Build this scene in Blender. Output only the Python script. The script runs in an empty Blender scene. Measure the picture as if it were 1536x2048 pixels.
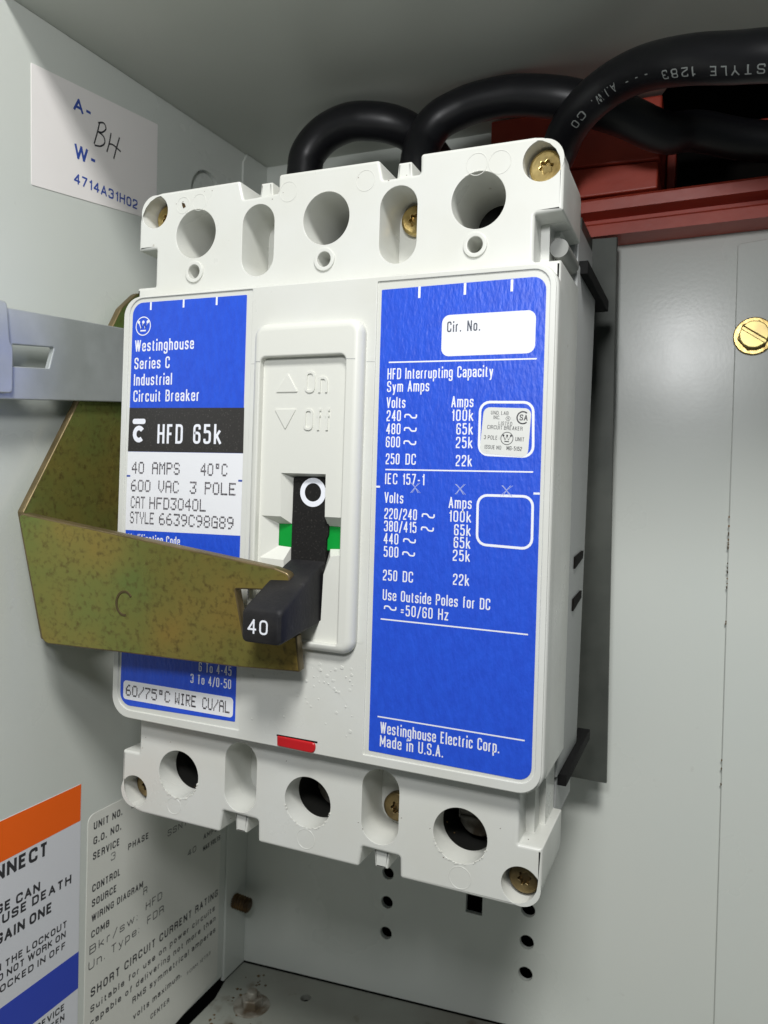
import bpy, bmesh, math, random
from mathutils import Vector, Matrix
from mathutils.geometry import tessellate_polygon

random.seed(7)
SC = 0.001          # everything below is written in millimetres
scene = bpy.context.scene
COL = scene.collection

# ------------------------------------------------------------------ camera
cam_d = bpy.data.cameras.new('camera'); cam = bpy.data.objects.new('camera', cam_d); COL.objects.link(cam)
right = Vector((0.91961118, 0.39130767, 0.03454828)); down = Vector((0.04355199, -0.01415475, -0.99895088)); fwd = Vector((-0.39040812, 0.92015105, -0.0300591))
pos = Vector((79.9525, -150.1526, 6.1627)) * SC
m = Matrix.Identity(4)
for i, a in enumerate((right, -down, -fwd)):
    for j in range(3): m[j][i] = a[j]
    m[i][3] = pos[i]
cam.matrix_world = m
cam_d.sensor_fit = 'HORIZONTAL'; cam_d.sensor_width = 36.0
cam_d.lens = 1529.457 / 1536 * 36.0
cam_d.clip_start = 0.005; cam_d.clip_end = 10
cam_d.dof.use_dof = True; cam_d.dof.focus_distance = 0.170; cam_d.dof.aperture_fstop = 45
scene.camera = cam

# ------------------------------------------------------------------ light
world = bpy.data.worlds.new('World'); scene.world = world; world.use_nodes = True
world.node_tree.nodes['Background'].inputs[0].default_value = (0.80, 0.90, 0.93, 1)
world.node_tree.nodes['Background'].inputs[1].default_value = 0.105

def area(name, loc, target, size, power, color=(1, 1, 1), sy=None):
    d = bpy.data.lights.new(name, 'AREA'); d.energy = power; d.size = size * SC; d.color = color
    if sy: d.shape = 'RECTANGLE'; d.size_y = sy * SC
    o = bpy.data.objects.new(name, d); COL.objects.link(o)
    o.location = Vector(loc) * SC
    o.rotation_euler = (Vector(target) - Vector(loc)).to_track_quat('-Z', 'Y').to_euler()
    return o
area('work_lamp', (160, -330, 410), (0, 0, 0), 100, 2.7, (1.0, 0.995, 0.975))
area('hand_lamp', (62, -200, 97), (-10, 60, 30), 34, 0.24, (0.985, 0.99, 1.0))

scene.view_settings.view_transform = 'Standard'; scene.view_settings.look = 'None'
scene.view_settings.exposure = 0.0; scene.view_settings.gamma = 1.0
scene.render.engine = 'CYCLES'
scene.cycles.max_bounces = 8; scene.cycles.diffuse_bounces = 5

# ------------------------------------------------------------------ materials
def s2l(c):
    c /= 255.0
    return c / 12.92 if c <= 0.04045 else ((c + 0.055) / 1.055) ** 2.4
def rgb(r, g, b): return (s2l(r), s2l(g), s2l(b), 1)

def mat(name, col, rough=0.5, metal=0.0, col2=None, nscale=60.0, ncut=(0.35, 0.65), bump=0.0, bscale=600.0, stretch=(1, 1, 1),
        rvar=0.0, spec=0.5, col3=None, n3scale=900.0, cut3=(0.58, 0.66), coat=0.0, detail=6.0):
    m = bpy.data.materials.new(name); m.use_nodes = True
    nt = m.node_tree; N = nt.nodes; L = nt.links
    b = N['Principled BSDF']
    b.inputs['Base Color'].default_value = col; b.inputs['Roughness'].default_value = rough
    b.inputs['Metallic'].default_value = metal; b.inputs['Specular IOR Level'].default_value = spec
    b.inputs['Coat Weight'].default_value = coat; b.inputs['Coat Roughness'].default_value = 0.15
    tc = N.new('ShaderNodeTexCoord'); mp = N.new('ShaderNodeMapping'); L.new(tc.outputs['Object'], mp.inputs[0])
    mp.inputs['Scale'].default_value = stretch
    def noise(sc, det):
        n = N.new('ShaderNodeTexNoise'); n.inputs['Scale'].default_value = sc; n.inputs['Detail'].default_value = det
        L.new(mp.outputs[0], n.inputs['Vector']); return n
    cur = None
    if col2:
        n = noise(nscale, detail); r = N.new('ShaderNodeMapRange')
        r.inputs['From Min'].default_value, r.inputs['From Max'].default_value = ncut
        L.new(n.outputs['Fac'], r.inputs['Value'])
        mx = N.new('ShaderNodeMix'); mx.data_type = 'RGBA'; L.new(r.outputs[0], mx.inputs[0])
        mx.inputs[6].default_value = col; mx.inputs[7].default_value = col2; cur = mx.outputs[2]
    if col3:
        n = noise(n3scale, 4.0); r = N.new('ShaderNodeMapRange')
        r.inputs['From Min'].default_value, r.inputs['From Max'].default_value = cut3
        L.new(n.outputs['Fac'], r.inputs['Value'])
        mx = N.new('ShaderNodeMix'); mx.data_type = 'RGBA'; L.new(r.outputs[0], mx.inputs[0])
        if cur: L.new(cur, mx.inputs[6])
        else: mx.inputs[6].default_value = col
        mx.inputs[7].default_value = col3; cur = mx.outputs[2]
    if cur: L.new(cur, b.inputs['Base Color'])
    if rvar:
        n = noise(nscale * 1.7, 5.0); r = N.new('ShaderNodeMapRange')
        r.inputs['From Min'].default_value = 0.3; r.inputs['From Max'].default_value = 0.7
        r.inputs['To Min'].default_value = max(0.02, rough - rvar); r.inputs['To Max'].default_value = min(1, rough + rvar)
        L.new(n.outputs['Fac'], r.inputs['Value']); L.new(r.outputs[0], b.inputs['Roughness'])
    if bump:
        n = noise(bscale, 3.0); bp = N.new('ShaderNodeBump'); bp.inputs['Strength'].default_value = 1.0
        bp.inputs['Distance'].default_value = bump * SC
        L.new(n.outputs['Fac'], bp.inputs['Height']); L.new(bp.outputs[0], b.inputs['Normal'])
    return m

M = {}
M['plastic'] = mat('moulded_plastic', (0.665, 0.675, 0.64, 1), 0.34, col2=(0.635, 0.64, 0.59, 1), nscale=45, bump=0.018, bscale=450, rvar=0.09, col3=(0.42, 0.40, 0.34, 1), n3scale=420, cut3=(0.735, 0.80))
M['plastic2'] = mat('base_plastic', (0.36, 0.37, 0.365, 1), 0.45, bump=0.02, bscale=600)
M['plastic_warm'] = mat('toggle_frame_plastic', (0.68, 0.685, 0.63, 1), 0.42, bump=0.01, bscale=700)
M['dot'] = mat('pale_plastic', (0.72, 0.725, 0.68, 1), 0.3)
M['flash'] = mat('moulding_flash', (0.74, 0.74, 0.68, 1), 0.45)
M['blue'] = mat('blue_foil', (0.016, 0.075, 0.60, 1), 0.42, col2=(0.018, 0.088, 0.66, 1), nscale=300, bump=0.15, bscale=620, stretch=(2.2, 1, 0.9))
M['black_lab'] = mat('black_print', (0.028, 0.026, 0.024, 1), 0.45, col3=(0.10, 0.095, 0.085, 1), n3scale=2600, cut3=(0.60, 0.72))
M['white_lab'] = mat('white_print', (0.80, 0.81, 0.84, 1), 0.45, bump=0.02, bscale=420, stretch=(2, 1, .6))
M['ink_w'] = mat('white_ink', (0.82, 0.84, 0.90, 1), 0.5)
M['ink_k'] = mat('black_ink', (0.03, 0.03, 0.035, 1), 0.6)
M['ink_dot'] = mat('printer_ink', (0.035, 0.03, 0.035, 1), 0.6, col3=(0.22, 0.2, 0.22, 1), n3scale=2500, cut3=(0.52, 0.60))
M['ink_grey'] = mat('grey_ink', (0.07, 0.08, 0.11, 1), 0.6)
M['ink_blue'] = mat('blue_ink', (0.03, 0.075, 0.36, 1), 0.6)
M['silver_scr'] = mat('scratch_silver', (0.35, 0.42, 0.75, 1), 0.5)
M['sticker'] = mat('matte_sticker', (0.86, 0.83, 0.81, 1), 0.6, col2=(0.84, 0.81, 0.79, 1), nscale=20)
M['seal'] = mat('inspection_seal_paper', (0.68, 0.69, 0.66, 1), 0.45, col3=(0.60, 0.61, 0.585, 1), n3scale=900, cut3=(0.60, 0.72))
M['paint'] = mat('grey_enamel', (0.61, 0.645, 0.605, 1), 0.30, col2=(0.63, 0.655, 0.61, 1), nscale=12, bump=0.012, bscale=900, rvar=0.05, col3=(0.57, 0.59, 0.55, 1), n3scale=260, cut3=(0.72, 0.80))
M['paint_dk'] = mat('grey_enamel_ceiling', (0.58, 0.60, 0.55, 1), 0.36, col2=(0.54, 0.56, 0.51, 1), nscale=9, bump=0.02, bscale=150)
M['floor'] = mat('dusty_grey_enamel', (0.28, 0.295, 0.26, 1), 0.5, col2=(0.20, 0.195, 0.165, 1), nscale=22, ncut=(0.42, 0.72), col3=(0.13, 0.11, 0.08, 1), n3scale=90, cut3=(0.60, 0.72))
M['zinc'] = mat('galvanised_steel', (0.62, 0.65, 0.66, 1), 0.42, 0.6, col2=(0.50, 0.53, 0.53, 1), nscale=70, bump=0.02, bscale=500, rvar=0.08)
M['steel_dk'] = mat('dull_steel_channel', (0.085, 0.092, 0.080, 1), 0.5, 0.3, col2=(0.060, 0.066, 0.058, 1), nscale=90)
M['olive'] = mat('chromated_steel', (0.18, 0.255, 0.07, 1), 0.32, 0.6, col2=(0.37, 0.26, 0.065, 1), nscale=20, ncut=(0.40, 0.60),
                 col3=(0.14, 0.10, 0.035, 1), n3scale=800, cut3=(0.50, 0.80), bump=0.03, bscale=400, rvar=0.1)
M['stamp'] = mat('stamped_groove', (0.10, 0.075, 0.03, 1), 0.5, 0.4)
M['bronze'] = mat('sheared_edge', (0.23, 0.17, 0.085, 1), 0.42, 0.6, col2=(0.13, 0.10, 0.045, 1), nscale=120, bump=0.05, bscale=500)
M['brass'] = mat('yellow_zinc', (0.55, 0.42, 0.17, 1), 0.28, 0.85, col2=(0.32, 0.22, 0.075, 1), nscale=250, bump=0.05, bscale=500)
M['brass_dk'] = mat('tarnished_zinc', (0.30, 0.21, 0.08, 1), 0.4, 0.7)
M['brass_lt'] = mat('bright_yellow_zinc', (0.72, 0.60, 0.22, 1), 0.33, 0.6, col2=(0.55, 0.42, 0.18, 1), nscale=200)
M['rust'] = mat('rusty_stud', (0.18, 0.10, 0.03, 1), 0.5, 0.5, col2=(0.05, 0.03, 0.012, 1), nscale=200, bump=.1, bscale=500)
M['handle'] = mat('black_phenolic', (0.010, 0.010, 0.012, 1), 0.6, col2=(0.022, 0.021, 0.021, 1), nscale=150, col3=(0.10, 0.095, 0.09, 1), n3scale=300, cut3=(0.66, 0.85), bump=0.06, bscale=1300, spec=0.3)
M['felt'] = mat('black_slide', (0.010, 0.0095, 0.009, 1), 0.8, spec=0.25, col3=(0.04, 0.038, 0.034, 1), n3scale=2200, cut3=(0.58, 0.72), bump=0.05, bscale=1500)
M['green'] = mat('green_flag', (0.0, 0.30, 0.035, 1), 0.4)
M['red'] = mat('red_button', (0.50, 0.012, 0.016, 1), 0.35)
M['redins'] = mat('red_polyester', (0.50, 0.068, 0.036, 1), 0.40, col2=(0.40, 0.052, 0.03, 1), nscale=50, bump=0.05, bscale=350)
M['cable'] = mat('cable_jacket', (0.009, 0.009, 0.011, 1), 0.40, spec=0.4, bump=0.03, bscale=250, rvar=0.05, col3=(0.10, .10, .10, 1), n3scale=900, cut3=(0.78, 0.80))
M['cable_ink'] = mat('cable_print', (0.30, 0.32, 0.31, 1), 0.6)
M['black'] = mat('black_fibre', (0.008, 0.008, 0.008, 1), 0.8, spec=0.12)
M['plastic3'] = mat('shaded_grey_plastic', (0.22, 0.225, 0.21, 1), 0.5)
M['dirty'] = mat('grimy_steel', (0.30, 0.29, 0.25, 1), 0.55, 0.3, col2=(0.11, 0.085, 0.055, 1), nscale=170, ncut=(.42, .6), bump=.08, bscale=400)
M['void'] = mat('cavity_shade_black', (0.008, 0.007, 0.006, 1), 0.9, spec=0.1)  # near-black colour stands in for deep shade in gaps and slots
M['well'] = mat('well_shade_grey', (0.045, 0.045, 0.04, 1), 0.6)  # darkness of the wire holes put into the colour
M['brass_shaded'] = mat('shaded_tarnished_brass', (0.26, 0.19, 0.085, 1), 0.38, 0.8, col2=(0.12, 0.085, 0.04, 1), nscale=260, bump=.06, bscale=500)  # tarnished, and also darkened for the screws that lie in shadow
M['orange'] = mat('orange_print', (0.95, 0.14, 0.008, 1), 0.5, spec=0.3)
M['blue2'] = mat('blue_band', (0.03, 0.065, 0.50, 1), 0.5)
M['lab_bg'] = mat('label_white', (0.72, 0.73, 0.77, 1), 0.5)
M['data_bg'] = mat('clear_film_label', (0.74, 0.74, 0.685, 1), 0.38, col2=(0.69, 0.695, 0.64, 1), nscale=30, bump=0.03, bscale=120)

# ------------------------------------------------------------------ mesh helpers
class MB:
    def __init__(s): s.v = []; s.f = []; s.mi = []; s.mats = []
    def slot(s, m):
        if m not in s.mats: s.mats.append(m)
        return s.mats.index(m)
    def add(s, vs, fs, m=None):
        o = len(s.v); s.v += [tuple(p) for p in vs]; k = s.slot(m) if m else 0
        for f in fs: s.f.append([i + o for i in f]); s.mi.append(k)

def wpos(o):
    p = Vector((0, 0, 0))
    while o is not None: p += o.location; o = o.parent
    return p

def taper(p):       # the moulding widens by about one per cent towards its foot
    return (p[0] * (1.0 - 0.00018 * p[2]), p[1], p[2])

def build(name, mb, material, parent=None, angle=20, kind=None, tp=False, fix=True, origin=None):
    me = bpy.data.meshes.new(name)
    vs = [taper(p) for p in mb.v] if tp else mb.v
    off = wpos(parent) if parent else Vector((0, 0, 0))
    loc = Vector((0, 0, 0))
    if parent is None and origin is not None: loc = Vector(origin) * SC
    me.from_pydata([Vector(p) * SC - off - loc for p in vs], [], mb.f)
    for mm in (mb.mats or [material]): me.materials.append(mm if mm else material)
    for i, p in enumerate(me.polygons): p.material_index = mb.mi[i]
    if fix:
        bm = bmesh.new(); bm.from_mesh(me); bmesh.ops.recalc_face_normals(bm, faces=bm.faces); bm.to_mesh(me); bm.free()
    me.polygons.foreach_set('use_smooth', [True] * len(me.polygons))
    me.set_sharp_from_angle(angle=math.radians(angle))
    o = bpy.data.objects.new(name, me); COL.objects.link(o)
    o.location = loc
    if parent: o.parent = parent
    if kind: o['kind'] = kind
    return o

def thing(name, label, cat, loc, group=None):
    o = bpy.data.objects.new(name, None); COL.objects.link(o); o.empty_display_size = 0.01
    o.location = Vector(loc) * SC; o['label'] = label; o['category'] = cat
    if group: o['group'] = group
    return o
def tag(o, label, cat, group=None):
    o['label'] = label; o['category'] = cat
    if group: o['group'] = group
    return o

FRONT = (Vector((0, 0, 0)), Vector((1, 0, 0)), Vector((0, 0, 1)), Vector((0, 1, 0)))   # u right, v up, depth back
def frame(o, u, v, n): return (Vector(o), Vector(u), Vector(v), Vector(n))
def T3(fr, u, v, d): return fr[0] + fr[1] * u + fr[2] * v + fr[3] * d

def area2(l): return sum(l[i][0] * l[(i + 1) % len(l)][1] - l[(i + 1) % len(l)][0] * l[i][1] for i in range(len(l))) / 2
def offs(l, d):
    n = len(l); out = []
    for i in range(n):
        p, c, q = Vector(l[i - 1]), Vector(l[i]), Vector(l[(i + 1) % n])
        a = (c - p); b = (q - c)
        if a.length < 1e-9 or b.length < 1e-9: out.append(tuple(c)); continue
        a.normalize(); b.normalize()
        na = Vector((-a.y, a.x)); nb = Vector((-b.y, b.x)); s = na + nb
        k = s.dot(na)
        out.append(tuple(c + (s / k if k > 0.3 else na) * d))
    return out
def rp(pts, r=0.0, n=6):
    out = []; N = len(pts)
    for i in range(N):
        p, c, q = Vector(pts[i - 1][:2]), Vector(pts[i][:2]), Vector(pts[(i + 1) % N][:2])
        rr = pts[i][2] if len(pts[i]) > 2 else r
        if rr <= 0: out.append(tuple(c)); continue
        a = (p - c).normalized(); b = (q - c).normalized()
        ang = a.angle(b); d = min(rr / math.tan(ang / 2), (p - c).length * .48, (q - c).length * .48)
        s, e = c + a * d, c + b * d
        for k in range(n + 1):
            t = k / n
            # quadratic-ish arc close to circular
            w = math.sin(ang / 2)
            den = (1 - t) ** 2 + 2 * w * t * (1 - t) + t * t
            out.append(tuple((s * (1 - t) ** 2 + c * 2 * w * t * (1 - t) + e * t * t) / den))
    return out
def rect(x0, z0, x1, z1, r=0.0, n=6): return rp([(x0, z0), (x1, z0), (x1, z1), (x0, z1)], r, n)
def circ(cx, cz, r, n=48, ph=0): return [(cx + r * math.cos(ph + 2 * math.pi * k / n), cz + r * math.sin(ph + 2 * math.pi * k / n)) for k in range(n)]
def stad(cx, z0, z1, r, n=14):
    out = []
    for k in range(n + 1): a = math.pi * k / n; out.append((cx + r * math.cos(a), z1 - r + r * math.sin(a)))
    for k in range(n + 1): a = math.pi + math.pi * k / n; out.append((cx + r * math.cos(a), z0 + r + r * math.sin(a)))
    return out

def cap(mb, loops, fr, d, m=None):
    vs = [p for l in loops for p in l]
    tr = tessellate_polygon([[Vector((p[0], p[1], 0)) for p in l] for l in loops])
    mb.add([T3(fr, p[0], p[1], d) for p in vs], tr, m)
def slab(mb, outer, holes=(), d0=0.0, d1=1.0, fil=0.0, n=4, fr=FRONT, back=True, bfil=0.0, m=None, edge=None, hfil=None):
    o = list(outer)
    if area2(o) < 0: o.reverse()
    hs = []
    for h in holes:
        h = list(h)
        if area2(h) > 0: h.reverse()
        hs.append(h)
    steps = []
    if fil > 0:
        for k in range(n + 1):
            a = math.pi / 2 * k / n; steps.append((1 - math.sin(a), d0 + fil * (1 - math.cos(a))))
    else: steps.append((0, d0))
    if bfil > 0:
        for k in range(n + 1):
            a = math.pi / 2 * k / n; steps.append((-(1 - math.cos(a)), d1 - bfil * (1 - math.sin(a))))
    else: steps.append((0, d1))
    hf = fil if hfil is None else hfil
    def lp(l, isH, s):
        f = (hf if isH else fil) if s >= 0 else bfil
        dd = abs(s) * f
        return offs(l, dd) if dd > 1e-6 else l
    first = None
    for li, l in enumerate([o] + hs):
        rings = [lp(l, li > 0, s) for s, _ in steps]
        N = len(l)
        vs = [T3(fr, p[0], p[1], steps[k][1] if (li == 0 or hf == fil or k == 0 or k == len(rings) - 1) else d0 + (steps[k][1] - d0) * (hf / fil if fil else 1)) for k, r in enumerate(rings) for p in r]
        fs = [(k * N + i, k * N + (i + 1) % N, (k + 1) * N + (i + 1) % N, (k + 1) * N + i) for k in range(len(rings) - 1) for i in range(N)]
        mb.add(vs, fs, edge or m)
    cap(mb, [lp(l, li > 0, steps[0][0]) for li, l in enumerate([o] + hs)], fr, steps[0][1], m)
    if back: cap(mb, [lp(l, li > 0, steps[-1][0]) for li, l in enumerate([o] + hs)], fr, steps[-1][1], m)
    return mb

def box(mb, x0, x1, y0, y1, z0, z1, m=None, b=0.0):
    if b > 0:
        slab(mb, rect(x0, z0, x1, z1, b * 1.0, 3), (), y0, y1, b, 3, bfil=b, m=m)
    else:
        v = [(x, y, z) for x in (x0, x1) for y in (y0, y1) for z in (z0, z1)]
        mb.add(v, [(0, 1, 3, 2), (4, 6, 7, 5), (0, 4, 5, 1), (2, 3, 7, 6), (0, 2, 6, 4), (1, 5, 7, 3)], m)

def lathe(mb, prof, c, axis, n=36, m=None):     # prof: (radius, height along axis)
    ax = Vector(axis).normalized(); u = ax.orthogonal().normalized(); v = ax.cross(u); c = Vector(c)
    vs = []; fs = []
    for r, h in prof:
        for k in range(n):
            a = 2 * math.pi * k / n; vs.append(c + ax * h + (u * math.cos(a) + v * math.sin(a)) * max(r, 0.001))
    for j in range(len(prof) - 1):
        for k in range(n): fs.append((j * n + k, j * n + (k + 1) % n, (j + 1) * n + (k + 1) % n, (j + 1) * n + k))
    fs.append(list(range(n))); fs.append([(len(prof) - 1) * n + k for k in range(n)])
    mb.add(vs, fs, m)

def spline(pts, per=14):
    P = [Vector(p) for p in pts]; P = [P[0] * 2 - P[1]] + P + [P[-1] * 2 - P[-2]]; out = []
    for i in range(1, len(P) - 2):
        a, b, c, d = P[i - 1:i + 3]
        for k in range(per):
            t = k / per
            out.append(0.5 * ((2 * b) + (c - a) * t + (2 * a - 5 * b + 4 * c - d) * t * t + (3 * b - a - 3 * c + d) * t ** 3))
    out.append(P[-2]); return out
def tube(mb, path, r, n=28, m=None):
    fs = []; vs = []; up = None
    for i, p in enumerate(path):
        t = (path[min(i + 1, len(path) - 1)] - path[max(i - 1, 0)]).normalized()
        if up is None: up = t.orthogonal().normalized()
        up = (up - t * up.dot(t)).normalized(); w = t.cross(up)
        for k in range(n):
            a = 2 * math.pi * k / n; vs.append(p + (up * math.cos(a) + w * math.sin(a)) * r)
    for i in range(len(path) - 1):
        for k in range(n): fs.append((i * n + k, i * n + (k + 1) % n, (i + 1) * n + (k + 1) % n, (i + 1) * n + k))
    fs.append(list(range(n))); fs.append([(len(path) - 1) * n + k for k in range(n)])
    mb.add(vs, fs, m)

# ------------------------------------------------------------------ lettering: a condensed stroke alphabet
# strokes in a unit box (x 0..1 across the letter, y 0..1 cap height); an r after a point rounds that corner
X = 0.70
G = {
 'A': (1.05, "0,0 .5,1 1,0|.2,.3 .8,.3"), 'B': (1, "0,0 0,1 .95,1r .95,.53r 0,.53|.9,.53r 1,.53r 1,0r 0,0"), 'C': (1, "1,.7 1,1r 0,1r 0,0r 1,0r 1,.3"),
 'D': (1, "0,0 0,1 1,1r 1,0r 0,0z"), 'E': (.85, "1,1 0,1 0,0 1,0|0,.53 .85,.53"), 'F': (.82, "1,1 0,1 0,0|0,.5 .85,.5"), 'G': (1, "1,.72 1,1r 0,1r 0,0r 1,0r 1,.45 .55,.45"),
 'H': (1, "0,0 0,1|1,0 1,1|0,.52 1,.52"), 'I': (.0, "0,0 0,1"), 'J': (.8, "1,1 1,0r 0,0r 0,.3"), 'K': (1, "0,0 0,1|1,1 0,.38|.3,.55 1,0"), 'L': (.8, "0,1 0,0 1,0"),
 'M': (1.35, "0,0 0,1 .5,.25 1,1 1,0"), 'N': (1.05, "0,0 0,1 1,0 1,1"), 'O': (1, "0,0r 0,1r 1,1r 1,0rz"), 'P': (.95, "0,0 0,1 1,1r 1,.46r 0,.46"), 'Q': (1, "0,0r 0,1r 1,1r 1,0rz|.6,.25 1,0"),
 'R': (1, "0,0 0,1 1,1r 1,.5r 0,.5|.6,.5 1,.4r 1,0"), 'S': (.95, "1,.72 1,1r 0,1r 0,.55r 1,.48r 1,0r 0,0r 0,.28"), 'T': (.95, ".5,0 .5,1|0,1 1,1"), 'U': (1, "0,1 0,0r 1,0r 1,1"),
 'V': (1.05, "0,1 .5,0 1,1"), 'W': (1.6, "0,1 .25,0 .5,1 .75,0 1,1"), 'X': (1, "0,0 1,1|0,1 1,0"), 'Y': (1, "0,1 .5,.45 1,1|.5,.5 .5,0"), 'Z': (.95, "0,1 1,1 0,0 1,0"),
 'a': (.85, "0,.52 0,.7r 1,.7r 1,0|1,.42 0,.38r 0,0r 1,.02r 1,.2"), 'b': (.85, "0,1 0,0 |0,0 1,0r 1,.7r 0,.7"), 'c': (.8, "1,.5 1,.7r 0,.7r 0,0r 1,0r 1,.22"),
 'd': (.85, "1,0 1,1|1,.7 0,.7r 0,0r 1,0"), 'e': (.85, "0,.36 1,.36 1,.7r 0,.7r 0,0r 1,0r 1,.18"), 'f': (.5, ".4,0 .4,1r 1.1,1|0,.7 1,.7"), 'g': (.85, "1,.7 0,.7r 0,.05r 1,.05|1,.7 1,-.25r 0,-.25r 0,-.12"),
 'h': (.85, "0,0 0,1|0,.7 1,.7r 1,0"), 'i': (0, "0,0 0,.72|0,.89 0,1.02"), 'k': (.85, "0,0 0,1|.95,.7 0,.25|.3,.42 1,0"), 'l': (0, "0,0 0,1"), 'm': (1.5, "0,0 0,.7 .5,.7r .5,0|.5,.7 1,.7r 1,0"),
 'n': (.85, "0,0 0,.7 1,.7r 1,0"), 'o': (.85, "0,0r 0,.7r 1,.7r 1,0rz"), 'p': (.85, "0,-.25 0,.7 1,.7r 1,0r 0,0"), 'r': (.48, "0,0 0,.7|0,.6 .3,.7r 1,.7"), 's': (.78, "1,.52 1,.7r 0,.7r 0,.37r 1,.33r 1,0r 0,0r 0,.18"),
 't': (.5, ".35,.92 .35,0r 1.1,0|0,.7 1,.7"), 'u': (.85, "0,.7 0,0r 1,0r 1,.7|1,0 1,.3"), 'v': (.9, "0,.7 .5,0 1,.7"), 'w': (1.3, "0,.7 .25,0 .5,.7 .75,0 1,.7"), 'x': (.85, "0,0 1,.7|0,.7 1,0"),
 'y': (.85, "0,.7 .5,.02|1,.7 .4,-.25r 0,-.25"), 'z': (.75, "0,.7 1,.7 0,0 1,0"), 'q': (.85, "1,-.25 1,.7 0,.7r 0,0r 1,0"), 'j': (.2, "1,.7 1,-.25 0,-.25|1,.89 1,1.02"),
 '0': (.9, "0,0r 0,1r 1,1r 1,0rz"), '1': (.4, "0,.78 1,.86 1,1 |1,1 1,0"), '2': (.9, "0,.72 0,1r 1,1r 1,.55r 0,.2 0,0 1,0"), '3': (.9, "0,.76 0,1r 1,1r 1,.53r .45,.53|.6,.53r 1,.53r 1,0r 0,0r 0,.24"),
 '4': (.95, ".75,0 .75,1 0,.28 1,.28"), '5': (.9, "1,1 .05,1 .05,.55|.05,.55 .1,.64r 1,.64r 1,0r 0,0r 0,.22"), '6': (.9, "1,.76 1,1r 0,1r 0,0r 1,0r 1,.56r 0,.56"), '7': (.85, "0,1 1,1 .3,0"),
 '8': (.9, "0,.54r 0,1r 1,1r 1,.54rz|0,.54r 0,0r 1,0r 1,.54rz"), '9': (.9, "0,.24 0,0r 1,0r 1,1r 0,1r 0,.44r 1,.44"), '.': (0, "0,-.0 0,.08"), ',': (0, "0,-.12 0,.08"), '-': (.6, "0,.4 1,.4"), '/': (.7, "0,-.02 1,1.02"),
 '=': (.8, "0,.3 1,.3|0,.55 1,.55"), ':': (0, "0,.02 0,.12|0,.55 0,.65"), '~': (1.7, "0,.30 0,.62r .42,.62r .58,.28r 1,.28r 1,.62"),
}
def rnd(pts, r, closed):
    n = len(pts); out = []
    for i, (p, f) in enumerate(pts):
        if not f or (not closed and i in (0, n - 1)): out.append(Vector(p)); continue
        c = Vector(p); a = Vector(pts[i - 1][0]) - c; b = Vector(pts[(i + 1) % n][0]) - c
        d = min(r, a.length * .5, b.length * .5)
        s, e = c + a.normalized() * d, c + b.normalized() * d
        for k in range(6):
            t = k / 5; out.append(s * (1 - t) ** 2 + c * 2 * t * (1 - t) * 1.0 + e * t * t)
    return out
def ribbon(pts, w, closed, jit=0.0):
    """left and right offset rails of a polyline"""
    P = [pts[0]]
    for p in pts[1:]:
        if (p - P[-1]).length > 1e-5: P.append(p)
    if closed and (P[0] - P[-1]).length < 1e-5: P.pop()
    n = len(P); L = []; R = []
    for i, c in enumerate(P):
        if closed: a = (c - P[i - 1]).normalized(); b = (P[(i + 1) % n] - c).normalized()
        else:
            a = (c - P[i - 1]).normalized() if i else None; b = (P[i + 1] - c).normalized() if i < n - 1 else None
            a = a if a is not None else b; b = b if b is not None else a
        na = Vector((-a.y, a.x)); nb = Vector((-b.y, b.x)); s = na + nb; k = s.dot(na)
        o = (s / k if k > 0.45 else na) * (w / 2)
        L.append(c + o); R.append(c - o)
    return L, R
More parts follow.
